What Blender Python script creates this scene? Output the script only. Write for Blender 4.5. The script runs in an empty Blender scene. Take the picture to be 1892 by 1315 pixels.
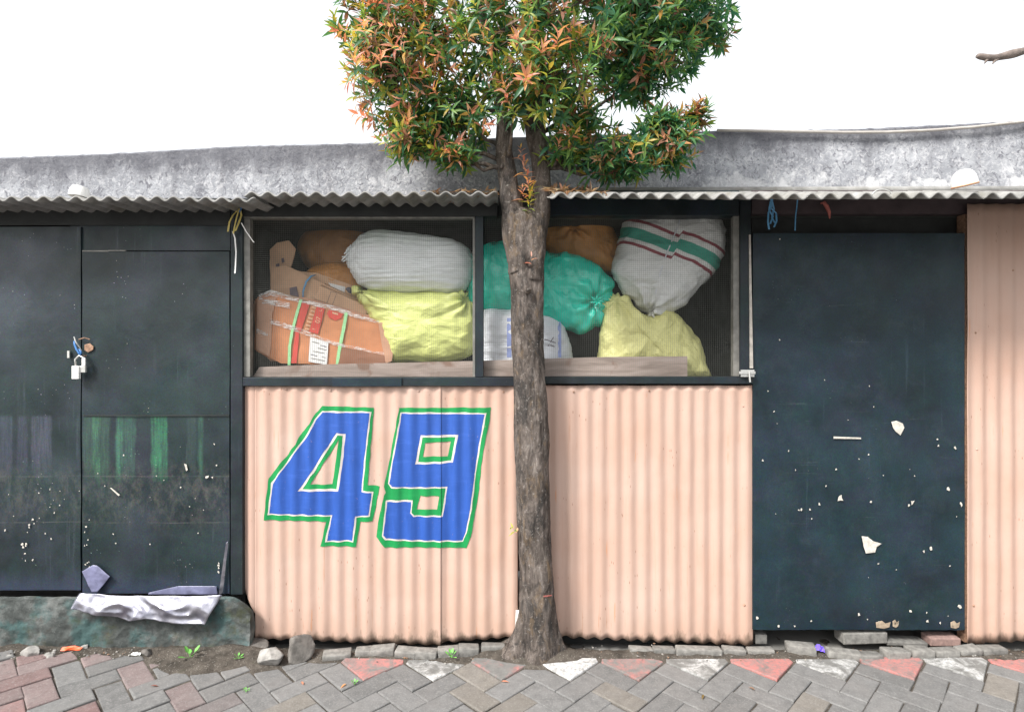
import bpy, bmesh, math, random
from mathutils import Vector, Matrix, noise, geometry
R = math.radians
PI = math.pi
C = bpy.context.scene.collection
scene = bpy.context.scene

# ---------------------------------------------------------------- camera, sky, sun, exposure
F, CZ, CY = 1045.0, 1.515, -2.94          # focal length in photo pixels, camera height, camera y
cam = bpy.data.objects.new("camera", bpy.data.cameras.new("camera"))
C.objects.link(cam)
cam.location = (0, CY, CZ)
cam.rotation_euler = (R(90), 0, 0)
cam.data.sensor_width = 36.0
cam.data.lens = 36.0 * F / 1892.0
cam.data.clip_start = 0.05
cam.data.clip_end = 3000
scene.camera = cam

SUN_AZ, SUN_EL = math.atan2(-0.70, -0.72), 47.0
world = bpy.data.worlds.new("World")
scene.world = world
world.use_nodes = True
wn = world.node_tree
for n in list(wn.nodes):
    wn.nodes.remove(n)
sky = wn.nodes.new("ShaderNodeTexSky")
sky.sky_type = 'NISHITA'
sky.sun_disc = False
sky.sun_elevation = R(SUN_EL)
sky.sun_rotation = SUN_AZ
sky.dust_density = 4.0
sky.air_density = 1.5
hs = wn.nodes.new("ShaderNodeHueSaturation")
hs.inputs["Saturation"].default_value = 0.28     # overcast: the cloud layer takes the blue out
bg = wn.nodes.new("ShaderNodeBackground")
bg.inputs["Strength"].default_value = 0.13
wo = wn.nodes.new("ShaderNodeOutputWorld")
wn.links.new(sky.outputs[0], hs.inputs["Color"])
cl = wn.nodes.new("ShaderNodeMix"); cl.data_type = 'RGBA'      # thin even cloud deck over the blue sky
cl.inputs["Factor"].default_value = 0.5
cl.inputs[7].default_value = (4.5, 4.6, 4.75, 1)
wn.links.new(hs.outputs[0], cl.inputs[6])
wn.links.new(cl.outputs[2], bg.inputs["Color"])
wn.links.new(bg.outputs[0], wo.inputs["Surface"])

sl = bpy.data.lights.new("sun", 'SUN')
sl.energy = 2.3
sl.angle = R(14)
sl.color = (1.0, 0.97, 0.92)
sun = bpy.data.objects.new("sun", sl)
C.objects.link(sun)
sdir = Vector((math.sin(SUN_AZ) * math.cos(R(SUN_EL)), math.cos(SUN_AZ) * math.cos(R(SUN_EL)), math.sin(R(SUN_EL))))
sun.rotation_euler = sdir.to_track_quat('Z', 'Y').to_euler()
sun.location = sdir * 20

scene.view_settings.view_transform = 'Standard'
scene.view_settings.look = 'None'
scene.view_settings.gamma = 1
scene.view_settings.exposure = 1.3
scene.cycles.max_bounces = 8

# ---------------------------------------------------------------- helpers
def P(px, py, y):
    """photo pixel at depth y -> world point"""
    d = y - CY
    return Vector(((px - 946) * d / F, y, CZ - (py - 657.5) * d / F))
def X(px, y): return (px - 946) * (y - CY) / F
def Z(py, y): return CZ - (py - 657.5) * (y - CY) / F

def link(o, parent=None):
    C.objects.link(o)
    if parent is not None:
        o.parent = parent
        w = Vector(parent.location)
        p = parent.parent
        if p is not None and parent.type != 'EMPTY':
            w = Vector((0, 0, 0))
        o.matrix_parent_inverse = Matrix.Translation(-w) if parent.type == 'EMPTY' or p is None else Matrix.Identity(4)
    return o

def tag(o, label=None, cat=None, group=None, kind=None):
    if label: o["label"] = label
    if cat: o["category"] = cat
    if group: o["group"] = group
    if kind: o["kind"] = kind
    return o

def thing(name, loc, label, cat, group=None):
    o = bpy.data.objects.new(name, None)
    C.objects.link(o)
    o.location = loc
    o.empty_display_size = 0.05
    return tag(o, label, cat, group)

class MB:
    """collects verts and faces, builds ONE mesh object"""
    def __init__(self):
        self.v, self.f, self.m, self.t = [], [], [], []
    def add(self, verts, faces, mi=0, tint=None):
        b = len(self.v)
        self.v += [tuple(q) for q in verts]
        for f in faces:
            self.f.append([b + i for i in f]); self.m.append(mi); self.t.append(tint or (1, 1, 1, 1))
    def box(self, x0, x1, y0, y1, z0, z1, mi=0, tint=None):
        self.add([(x0,y0,z0),(x1,y0,z0),(x1,y1,z0),(x0,y1,z0),(x0,y0,z1),(x1,y0,z1),(x1,y1,z1),(x0,y1,z1)],
                 [(0,3,2,1),(4,5,6,7),(0,1,5,4),(1,2,6,5),(2,3,7,6),(3,0,4,7)], mi, tint)
    def pbox(self, px0, px1, py0, py1, y0, y1, mi=0):
        """box whose FRONT face (at y0) covers the pixel rectangle"""
        self.box(X(px0,y0), X(px1,y0), y0, y1, Z(py1,y0), Z(py0,y0), mi)
    def prism(self, pts, y0, y1, mi=0):
        """polygon given as (x,z), extruded from y0 to y1"""
        n = len(pts)
        a = [(p[0], y0, p[1]) for p in pts] + [(p[0], y1, p[1]) for p in pts]
        fs = [list(range(n)), list(range(2*n-1, n-1, -1))]
        fs += [(i, i+n, (i+1) % n + n, (i+1) % n) for i in range(n)]
        self.add(a, fs, mi)
    def tube(self, pts, radii, seg=8, mi=0, tint=None, cap=True):
        pts = [Vector(p) for p in pts]
        if not hasattr(radii, '__len__'): radii = [radii] * len(pts)
        vs, fs = [], []
        up = None
        for i, p in enumerate(pts):
            t = (pts[min(i+1, len(pts)-1)] - pts[max(i-1, 0)]).normalized()
            if up is None:
                up = t.orthogonal().normalized()
            up = (up - t * up.dot(t))
            up = up.normalized() if up.length > 1e-6 else t.orthogonal().normalized()
            s = t.cross(up)
            for k in range(seg):
                a = 2 * PI * k / seg
                vs.append(p + (up * math.cos(a) + s * math.sin(a)) * radii[i])
        for i in range(len(pts)-1):
            for k in range(seg):
                fs.append((i*seg+k, i*seg+(k+1) % seg, (i+1)*seg+(k+1) % seg, (i+1)*seg+k))
        if cap:
            fs.append(list(range(seg))[::-1]); fs.append([(len(pts)-1)*seg+k for k in range(seg)])
        self.add(vs, fs, mi, tint)
    def build(self, name, mats, parent=None, smooth=False, tint=False, bevel=0, origin=True, autosmooth=None):
        v = self.v
        off = Vector((0, 0, 0))
        if parent is None and origin and v:
            xs, ys, zs = [q[0] for q in v], [q[1] for q in v], [q[2] for q in v]
            off = Vector(((min(xs)+max(xs))/2, (min(ys)+max(ys))/2, min(zs)))
            v = [(q[0]-off.x, q[1]-off.y, q[2]-off.z) for q in v]
        me = bpy.data.meshes.new(name)
        me.from_pydata(v, [], self.f)
        if not isinstance(mats, (list, tuple)): mats = [mats]
        for m in mats: me.materials.append(m)
        me.polygons.foreach_set("material_index", self.m)
        if tint:
            at = me.attributes.new("tint", 'FLOAT_COLOR', 'FACE')
            at.data.foreach_set("color", [c for t in self.t for c in t])
        me.validate(); me.update()
        bm = bmesh.new(); bm.from_mesh(me)
        bmesh.ops.recalc_face_normals(bm, faces=bm.faces)
        if bevel:
            bmesh.ops.bevel(bm, geom=list(bm.edges), offset=bevel, segments=2, affect='EDGES', profile=0.5, clamp_overlap=True)
        if smooth:
            for f in bm.faces: f.smooth = True
            if autosmooth:
                for e in bm.edges:
                    if len(e.link_faces) == 2 and e.calc_face_angle(0) > R(autosmooth): e.smooth = False
        bm.to_mesh(me); bm.free()
        o = bpy.data.objects.new(name, me)
        link(o, parent)
        if parent is None: o.location = off
        return o

# ---------------------------------------------------------------- materials
class G:
    def __init__(self, name):
        self.mat = bpy.data.materials.new(name); self.mat.use_nodes = True
        self.nt = self.mat.node_tree
        self.bsdf = self.nt.nodes["Principled BSDF"]
        self.out = self.nt.nodes["Material Output"]
        self.tc = None
    def lk(self, a, b):
        self.nt.links.new(a, b)
    def setv(self, sock, v):
        if isinstance(v, bpy.types.NodeSocket): self.lk(v, sock)
        elif v is not None:
            if hasattr(v, '__len__') and len(v) == 3 and sock.type == 'RGBA': v = (*v, 1)
            sock.default_value = v
    def pos(self):
        if not self.tc: self.tc = self.nt.nodes.new("ShaderNodeNewGeometry")
        return self.tc.outputs["Position"]
    def mapping(self, scale=(1,1,1), loc=(0,0,0), rot=(0,0,0), vec=None):
        n = self.nt.nodes.new("ShaderNodeMapping")
        self.lk(vec or self.pos(), n.inputs["Vector"])
        n.inputs["Scale"].default_value = scale; n.inputs["Location"].default_value = loc; n.inputs["Rotation"].default_value = rot
        return n.outputs[0]
    def noise(self, scale, detail=4, rough=0.55, vec=None, dist=0.0, out="Fac"):
        n = self.nt.nodes.new("ShaderNodeTexNoise")
        self.lk(vec or self.pos(), n.inputs["Vector"])
        n.inputs["Scale"].default_value = scale; n.inputs["Detail"].default_value = detail
        n.inputs["Roughness"].default_value = rough; n.inputs["Distortion"].default_value = dist
        return n.outputs[out]
    def voro(self, scale, vec=None, feature='F1', out="Distance", rnd=1.0):
        n = self.nt.nodes.new("ShaderNodeTexVoronoi"); n.feature = feature
        self.lk(vec or self.pos(), n.inputs["Vector"]); n.inputs["Scale"].default_value = scale
        n.inputs["Randomness"].default_value = rnd
        return n.outputs[out]
    def wave(self, scale, vec=None, dist=0, bands='X', detail=2):
        n = self.nt.nodes.new("ShaderNodeTexWave"); n.bands_direction = bands
        self.lk(vec or self.pos(), n.inputs["Vector"]); n.inputs["Scale"].default_value = scale
        n.inputs["Distortion"].default_value = dist; n.inputs["Detail"].default_value = detail
        return n.outputs["Fac"]
    def ramp(self, fac, stops, interp='LINEAR'):
        n = self.nt.nodes.new("ShaderNodeValToRGB"); cr = n.color_ramp; cr.interpolation = interp
        while len(cr.elements) < len(stops): cr.elements.new(0.5)
        for e, (p, c) in zip(cr.elements, stops):
            e.position = p
            e.color = (c, c, c, 1) if not hasattr(c, '__len__') else (*c, 1)
        self.lk(fac, n.inputs[0])
        return n.outputs[0]
    def rng(self, v, a, b, c=0.0, d=1.0):
        n = self.nt.nodes.new("ShaderNodeMapRange"); n.clamp = True
        self.setv(n.inputs[0], v)
        for i, q in enumerate((a, b, c, d)): n.inputs[i+1].default_value = q
        return n.outputs[0]
    def mix(self, fac, a, b, mode='MIX'):
        n = self.nt.nodes.new("ShaderNodeMix"); n.data_type = 'RGBA'; n.blend_type = mode
        self.setv(n.inputs["Factor"], fac); self.setv(n.inputs[6], a); self.setv(n.inputs[7], b)
        return n.outputs[2]
    def math(self, op, a, b=None):
        n = self.nt.nodes.new("ShaderNodeMath"); n.operation = op
        self.setv(n.inputs[0], a)
        if b is not None: self.setv(n.inputs[1], b)
        return n.outputs[0]
    def xyz(self, vec=None):
        n = self.nt.nodes.new("ShaderNodeSeparateXYZ"); self.lk(vec or self.pos(), n.inputs[0])
        return n.outputs
    def attr(self, name):
        n = self.nt.nodes.new("ShaderNodeAttribute"); n.attribute_name = name
        return n.outputs["Color"]
    def bump(self, h, strength=0.3, dist=0.01, normal=None):
        n = self.nt.nodes.new("ShaderNodeBump"); n.inputs["Strength"].default_value = strength; n.inputs["Distance"].default_value = dist
        self.lk(h, n.inputs["Height"])
        if normal: self.lk(normal, n.inputs["Normal"])
        return n.outputs[0]
    def done(self, color=None, rough=0.6, metal=0.0, normal=None, spec=None):
        b = self.bsdf
        self.setv(b.inputs["Base Color"], color); self.setv(b.inputs["Roughness"], rough); self.setv(b.inputs["Metallic"], metal)
        if spec is not None: b.inputs["Specular IOR Level"].default_value = spec
        if normal: self.lk(normal, b.inputs["Normal"])
        return self.mat

def m_simple(name, col, rough=0.6, var=0.25, scale=18, bump=0.15, metal=0.0, spec=None):
    g = G(name)
    n = g.noise(scale, 6)
    dark = tuple(c * (1 - var) for c in col); lite = tuple(min(1, c * (1 + var)) for c in col)
    c = g.ramp(n, [(0.3, dark), (0.7, lite)])
    return g.done(c, rough, metal, g.bump(g.noise(scale * 4, 4), bump, 0.004), spec)

def m_peach():
    g = G("peach_paint")
    n = g.noise(3.0, 5)
    c = g.ramp(n, [(0.3, (0.465, 0.310, 0.245)), (0.7, (0.495, 0.355, 0.295))])
    streak = g.noise(1.0, 5, 0.6, g.mapping((55, 55, 1.6)))
    c = g.mix(g.rng(streak, 0.56, 0.75, 0, 0.30), c, (0.42, 0.235, 0.165))
    # small rust flecks and dark scratches, stretched down the sheet
    sc = g.voro(1.0, g.mapping((70, 70, 16)))
    msk = g.math('MULTIPLY', g.rng(sc, 0.09, 0.15, 1, 0), g.rng(g.noise(7.0, 2), 0.53, 0.62))
    c = g.mix(g.math('MULTIPLY', msk, 0.75), c, (0.16, 0.06, 0.03))
    lg = g.noise(1.0, 3, 0.5, g.mapping((40, 40, 3.2), (3, 1, 7)))
    c = g.mix(g.rng(lg, 0.70, 0.74, 0, 0.55), c, (0.55, 0.23, 0.10))
    # mould and mud stain that creeps up the foot of the sheets
    z = g.xyz()[2]
    edge = g.math('ADD', z, g.math('MULTIPLY', g.math('SUBTRACT', g.noise(1.0, 5, 0.65, g.mapping((22, 22, 9))), 0.5), 0.22))
    c = g.mix(g.rng(edge, 0.0, 0.045, 0.85, 0), c, (0.075, 0.065, 0.052))
    c = g.mix(g.rng(edge, 0.03, 0.20, 0.25, 0), c, (0.36, 0.24, 0.17))
    c = g.mix(g.rng(g.noise(2.2, 6, .65, g.mapping((1, 1, .6), (4, 4, 4)), .6), .5, .7, 0, .35), c, (0.45, 0.26, 0.185))
    dr = g.math('MULTIPLY', g.rng(g.noise(1.0, 4, .6, g.mapping((60, 60, 2.2), (1, 9, 2))), .62, .70), g.rng(g.noise(5, 3), .5, .62))
    c = g.mix(g.math('MULTIPLY', dr, .5), c, (0.38, 0.20, 0.12))
    return g.done(c, 0.55, 0, g.bump(g.noise(7, 4), 0.25, 0.012, g.bump(g.noise(40, 4), 0.12, 0.003)), 0.3)

def m_black(name, tintc=(0.008, 0.015, 0.020)):
    g = G(name)
    hue = g.noise(5.0, 3, 0.6, None, 0.6, "Color")
    n = g.noise(3.5, 6, 0.6)
    c = g.ramp(n, [(0.3, tuple(q * 0.55 for q in tintc)), (0.7, tuple(q * 1.5 for q in tintc))])
    c = g.mix(g.rng(g.noise(2.6, 4, .6, g.mapping((1, 1, 1), (3, 3, 3)), .8), .45, .75, 0, .5), c, (0.011, 0.038, 0.040))
    c = g.mix(g.rng(g.noise(3.1, 4, .6, g.mapping((1, 1, 1), (8, 1, 3)), .8), .46, .76, 0, .45), c, (0.026, 0.026, 0.052))
    c = g.mix(0.06, c, g.mix(1.0, hue, (0.05, 0.07, 0.075), 'MULTIPLY'))
    # pale rubbed streaks
    st = g.noise(1.0, 5, 0.65, g.mapping((42, 42, 1.6)))
    st2 = g.math('MULTIPLY', g.rng(st, 0.60, 0.82), g.rng(g.noise(2.2, 3), 0.5, 0.7))
    c = g.mix(g.math('MULTIPLY', st2, 0.40), c, (0.11, 0.16, 0.21))
    sc = g.noise(1.0, 6, .7, g.mapping((3, 3, 70), (2, 6, 2)), .5)
    c = g.mix(g.math('MULTIPLY', g.rng(sc, .6, .75), g.rng(g.noise(3, 3), .5, .65, 0, .35)), c, (0.13, 0.15, 0.17))
    dust = g.noise(9.0, 8, 0.7)
    c = g.mix(g.rng(dust, 0.5, 0.8, 0, 0.10), c, (0.12, 0.15, 0.16))
    sp = g.voro(60.0)
    spm = g.math('MULTIPLY', g.rng(sp, 0.06, 0.10, 1, 0), g.rng(g.noise(6.0, 3), 0.60, 0.68))
    c = g.mix(g.math('MULTIPLY', spm, 0.6), c, (0.35, 0.36, 0.36))
    gr = g.noise(150, 2, .6, None, 0, 'Color')
    c = g.mix(0.75, c, g.mix(1.0, c, g.mix(0.0, g.mix(1.0, gr, (2.0, 2.0, 2.0), 'MULTIPLY'), (1, 1, 1)), 'MULTIPLY'))
    r = g.ramp(g.noise(6, 5), [(0.3, 0.34), (0.7, 0.55)])
    return g.done(c, r, 0, g.bump(g.noise(11, 5), 0.12, 0.006), 0.3)

def m_worn_door():
    """black door leaf with the washed-out remains of green and lilac painted bars, plus haze and reflections put into the colour"""
    g = G("worn_black_paint_reflections")
    base_n = g.noise(3.5, 6, 0.6)
    c = g.ramp(base_n, [(0.3, (0.006, 0.012, 0.014)), (0.7, (0.016, 0.027, 0.031))])
    x, y, z = g.xyz()
    xw = g.math('ADD', x, g.math('MULTIPLY', g.math('SUBTRACT', g.noise(9, 4), 0.5), 0.03))
    YD = 0.05
    def band(px0, px1, soft=0.012):
        a, b = X(px0, YD), X(px1, YD)
        return g.math('MULTIPLY', g.rng(xw, a - soft, a + soft), g.rng(xw, b - soft, b + soft, 1, 0))
    zw = g.math('ADD', z, g.math('MULTIPLY', g.math('SUBTRACT', g.noise(1.0, 5, 0.65, g.mapping((14, 14, 5))), 0.5), 0.16))
    vert = g.math('MULTIPLY', g.rng(z, Z(772, YD), Z(766, YD), 1, 0), g.rng(zw, Z(895, YD), Z(850, YD)))
    fib = g.rng(g.noise(1.0, 5, 0.7, g.mapping((90, 90, 6))), 0.35, 0.7, 0.25, 1.0)
    vf = g.math('MULTIPLY', vert, fib)
    for px0, px1, col, k in ((155, 202, (0.05, 0.11, 0.075), .8), (172, 184, (0.06, 0.19, 0.10), .8), (214, 250, (0.045, 0.12, 0.085), .9), (216, 226, (0.06, 0.20, 0.12), .7),
                             (279, 309, (0.045, 0.19, 0.10), 1), (345, 362, (0.04, 0.06, 0.06), .8), (367, 375, (0.05, 0.13, 0.085), .9),
                             (-60, 18, (0.06, 0.07, 0.10), .8), (28, 46, (0.05, 0.055, 0.085), .8), (54, 92, (0.07, 0.075, 0.11), .85)):
        c = g.mix(g.math('MULTIPLY', g.math('MULTIPLY', band(px0, px1, 0.006), vf), k), c, col)
    # lower scuffed zone, brown and green smears
    zz = g.math('MULTIPLY', g.rng(zw, Z(1000, YD), Z(930, YD)), g.rng(zw, Z(880, YD), Z(845, YD), 1, 0))
    sm = g.rng(g.noise(1.0, 8, 0.75, g.mapping((22, 22, 13)), 0.2), 0.45, 0.72)
    c = g.mix(g.math('MULTIPLY', g.math('MULTIPLY', zz, sm), 0.85), c, (0.085, 0.085, 0.080))
    c = g.mix(g.math('MULTIPLY', g.rng(g.noise(2.3, 4, .6, None, .8), 0.45, 0.72), 0.5), c, (0.022, 0.046, 0.046))
    c = g.mix(g.math('MULTIPLY', g.rng(g.noise(2.9, 3, .5, g.mapping((1, 1, 1), (5, 2, 3))), 0.46, 0.76), 0.45), c, (0.045, 0.048, 0.075))
    hz = g.math('MULTIPLY', g.rng(xw, X(150, YD), X(40, YD)), g.math('MULTIPLY', g.rng(zw, Z(660, YD), Z(560, YD)), g.rng(zw, Z(440, YD), Z(425, YD), 1, 0)))  # upper left: bluish reflection haze painted into the colour, mixed with wear
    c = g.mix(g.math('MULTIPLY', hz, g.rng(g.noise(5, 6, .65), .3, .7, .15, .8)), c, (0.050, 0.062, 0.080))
    for zc, wd, k in ((Z(965, YD), .004, .35), (Z(880, YD), .006, .25)):  # horizontal edges of reflections, drawn as pale broken lines
        ln = g.math('MULTIPLY', g.rng(g.math('ABSOLUTE', g.math('SUBTRACT', g.math('ADD', z, g.math('MULTIPLY', g.noise(2.0, 3), .02)), zc + .01)), 0, wd, 1, 0), g.rng(g.noise(8, 4), .4, .6))
        c = g.mix(g.math('MULTIPLY', ln, k), c, (0.13, 0.13, 0.13))
    gl = g.math('MULTIPLY', g.rng(zw, Z(1090, YD), Z(1050, YD), 1, 0), .55)  # bluish reflection painted across the foot of the leaf
    c = g.mix(gl, c, (0.045, 0.055, 0.095))
    st = g.noise(1.0, 5, 0.65, g.mapping((42, 42, 1.6)))
    c = g.mix(g.math('MULTIPLY', g.math('MULTIPLY', g.rng(st, 0.58, 0.8), g.rng(g.noise(2.2, 3), 0.45, 0.65)), 0.4), c, (0.11, 0.13, 0.16))
    sp = g.voro(45.0)
    spm = g.math('MULTIPLY', g.rng(sp, 0.07, 0.12, 1, 0), g.rng(g.noise(5.0, 3), 0.58, 0.66))
    c = g.mix(g.math('MULTIPLY', spm, 0.7), c, (0.4, 0.4, 0.4))
    gr = g.noise(150, 2, .6, None, 0, 'Color')
    c = g.mix(0.75, c, g.mix(1.0, c, g.mix(1.0, gr, (2.0, 2.0, 2.0), 'MULTIPLY'), 'MULTIPLY'))
    r = g.ramp(g.noise(6, 5), [(0.3, 0.26), (0.7, 0.5)])
    return g.done(c, r, 0, g.bump(g.noise(7, 5, .6, None, .8), 0.22, 0.01), 0.33)

def m_concrete():
    g = G("stained_concrete")
    c = g.ramp(g.noise(5, 8, 0.65), [(0.3, (0.18, 0.185, 0.205)), (0.5, (0.30, 0.31, 0.335)), (0.7, (0.44, 0.45, 0.475))])
    c = g.mix(g.rng(g.noise(24, 8, 0.75, None, 1.6), 0.50, 0.60, 0, 0.65), c, (0.56, 0.56, 0.58))
    c = g.mix(g.rng(g.noise(24, 6, 0.7, g.mapping((1, 1, 1), (4, 4, 4)), 1.6), 0.53, 0.63, 0, 0.75), c, (0.10, 0.10, 0.12))
    st = g.noise(1.0, 6, 0.7, g.mapping((9, 9, 1.2)))
    c = g.mix(g.rng(st, 0.50, 0.74, 0, 0.65), c, (0.115, 0.115, 0.13))
    x, y, z = g.xyz()
    # limewash left over in ragged patches along the foot of the wall, mostly on the right
    ed = g.math('ADD', z, g.math('MULTIPLY', g.math('SUBTRACT', g.noise(7, 7, 0.72, None, 0.8), 0.5), 0.55))
    pm = g.math('MULTIPLY', g.rng(ed, 2.545, 2.60, 1, 0), g.rng(x, 0.6, 1.6))
    pm = g.math('MULTIPLY', pm, g.rng(g.noise(3.6, 5, .7, g.mapping((1, 1, 1), (6, 1, 1))), .46, .56))
    c = g.mix(g.math('MULTIPLY', pm, 0.75), c, (0.66, 0.66, 0.67))
    # black algae running down from the top edge
    topz = g.math('ADD', g.math('MULTIPLY', x, 0.042), 2.74)
    d = g.math('SUBTRACT', topz, z)
    al = g.math('ADD', d, g.math('MULTIPLY', g.math('SUBTRACT', g.noise(1.0, 6, 0.7, g.mapping((8, 8, 3))), 0.5), 0.30))
    c = g.mix(g.rng(al, 0.0, 0.12, 0.75, 0), c, (0.085, 0.085, 0.10))
    return g.done(c, 0.9, 0, g.bump(g.noise(22, 8, 0.7), 0.5, 0.02), 0.2)

def m_plinth():
    g = G("mossy_concrete")
    c = g.ramp(g.noise(7, 8, 0.68), [(0.3, (0.03, 0.034, 0.032)), (0.5, (0.075, 0.083, 0.08)), (0.68, (0.17, 0.18, 0.175))])
    c = g.mix(g.rng(g.noise(5, 6, 0.65, g.mapping((1, 1, 1), (2, 8, 1))), 0.5, 0.6, 0, 0.6), c, (0.05, 0.115, 0.115))
    c = g.mix(g.rng(g.noise(9, 7, 0.7, g.mapping((1, 1, 1), (7, 3, 1))), 0.55, 0.7, 0, 0.6), c, (0.055, 0.06, 0.022))
    c = g.mix(g.rng(g.noise(8, 6, 0.7, g.mapping((1, 1, 1), (1, 3, 9))), 0.58, 0.72, 0, 0.5), c, (0.10, 0.065, 0.045))
    c = g.mix(g.rng(g.noise(60, 5, 0.7), 0.66, 0.74, 0, 0.6), c, (0.38, 0.38, 0.37))
    return g.done(c, 0.95, 0, g.bump(g.noise(30, 8, 0.7), 0.7, 0.02), 0.2)

def m_roof():
    g = G("fibre_cement")
    c = g.ramp(g.noise(9, 8, 0.7), [(0.3, (0.15, 0.148, 0.14)), (0.7, (0.35, 0.345, 0.335))])
    c = g.mix(g.rng(g.noise(5, 6, 0.6, g.mapping((1, 1, 1), (3, 1, 1))), 0.5, 0.7, 0, 0.6), c, (0.13, 0.12, 0.09))
    return g.done(c, 0.9, 0, g.bump(g.noise(60, 6), 0.3, 0.004), 0.2)

def m_bark():
    g = G("bark")
    c = g.ramp(g.noise(1.0, 8, 0.7, g.mapping((26, 26, 9)), 0.6), [(0.3, (0.026, 0.022, 0.020)), (0.45, (0.085, 0.071, 0.062)), (0.57, (0.155, 0.130, 0.115)), (0.72, (0.29, 0.255, 0.23))])
    c = g.mix(g.rng(g.noise(1.0, 6, 0.7, g.mapping((12, 12, 5), (2, 2, 2)), 1.0), 0.52, 0.63, 0, 0.8), c, (0.038, 0.036, 0.035))
    c = g.mix(g.rng(g.noise(1.0, 6, 0.7, g.mapping((20, 20, 8), (6, 2, 2)), 0.5), 0.55, 0.68, 0, 0.7), c, (0.20, 0.14, 0.085))
    c = g.mix(g.rng(g.noise(75, 5, 0.7), 0.58, 0.68, 0, 0.6), c, (0.40, 0.37, 0.34))
    h = g.noise(1.0, 8, 0.72, g.mapping((45, 45, 16)), 0.8)
    return g.done(c, 0.95, 0, g.bump(h, 0.9, 0.02), 0.15)

def m_leaf():
    g = G("leaf")
    t = g.attr("tint")
    c = g.mix(g.rng(g.noise(60, 3), 0.3, 0.7, 0, 0.25), t, g.mix(1.0, t, (0.6, 0.6, 0.6), 'MULTIPLY'))
    g.done(c, 0.38, 0, None, 0.5)
    tr = g.nt.nodes.new("ShaderNodeBsdfTranslucent"); g.lk(g.mix(1.0, c, (1.0, 1.0, 0.7), 'MULTIPLY'), tr.inputs[0])
    ms = g.nt.nodes.new("ShaderNodeMixShader"); ms.inputs[0].default_value = 0.5
    g.lk(g.bsdf.outputs[0], ms.inputs[1]); g.lk(tr.outputs[0], ms.inputs[2]); g.lk(ms.outputs[0], g.out.inputs[0])
    return g.mat

def m_paver():
    g = G("paver")
    t = g.attr("tint")
    n = g.noise(22, 7, 0.7)
    c = g.mix(1.0, t, g.ramp(n, [(0.25, 0.70), (0.75, 1.18)]), 'MULTIPLY')
    c = g.mix(g.rng(g.noise(120, 4, .7), 0.52, 0.68, 0, 0.4), c, (0.33, 0.32, 0.31))
    c = g.mix(g.rng(g.noise(3.5, 6, .65), 0.48, 0.70, 0, 0.5), c, (0.195, 0.185, 0.178))
    c = g.mix(g.rng(g.noise(90, 3, .6, g.mapping((1,1,1),(1,5,1))), 0.64, 0.72, 0, 0.5), c, (0.07, 0.065, 0.06))
    return g.done(c, 0.9, 0, g.bump(g.noise(110, 6, .7), 0.5, 0.004), 0.2)

def m_paintpaver(name, paint, amount, ground=(0.165, 0.163, 0.156)):
    g = G(name)
    n = g.noise(9, 7, 0.7, None, 0.7)
    base = g.ramp(g.noise(25, 6, .7), [(0.3, tuple(q*0.75 for q in ground)), (0.7, tuple(q*1.2 for q in ground))])
    m = g.math('MULTIPLY', g.rng(n, 0.50 - amount, 0.68 - amount), g.rng(g.noise(70, 6, 0.75), 0.34, 0.58, 0.15, 0.95))
    c = g.mix(m, base, paint)
    return g.done(c, 0.85, 0, g.bump(g.noise(110, 6, .7), 0.5, 0.004), 0.25)

def m_soil():
    g = G("soil")
    c = g.ramp(g.noise(14, 8, 0.7), [(0.3, (0.045, 0.040, 0.034)), (0.55, (0.115, 0.10, 0.085)), (0.8, (0.20, 0.18, 0.155))])
    c = g.mix(g.rng(g.voro(70), 0.15, 0.25, 0.55, 0), c, (0.28, 0.265, 0.24))
    c = g.mix(g.rng(g.noise(11, 5, .6), 0.62, 0.72, 0, 0.5), c, (0.05, 0.065, 0.03))
    return g.done(c, 1.0, 0, g.bump(g.noise(50, 8, .75), 0.9, 0.02), 0.1)

def m_sack(name, col, weave=220, rough=0.42, wv=0.25, var=0.18, spec=0.4, sheen_dir=None, translu=0.0, base=None, pleat=0.4, pscale=(14, 14, 42)):
    g = G(name)
    c = base(g) if base else g.ramp(g.noise(9, 5), [(0.3, tuple(q * (1 - var) for q in col)), (0.7, tuple(min(1, q * (1 + var)) for q in col))])
    w1 = g.wave(weave, None, 1.5, 'X'); w2 = g.wave(weave, None, 1.5, 'Z')
    h = g.math('ADD', w1, w2)
    nn = g.bump(h, wv, 0.002)
    nn = g.bump(g.noise(1.0, 5, 0.62, g.mapping(pscale), 0.7), pleat, 0.012, nn)
    nn = g.bump(g.voro(9, g.mapping((1, 1, 1.5), vec=g.noise(3, 3, .6, None, 0, 'Color') if False else None), 'SMOOTH_F1'), pleat * .6, 0.03, nn)
    return g.done(c, rough, 0, nn, spec)

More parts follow.
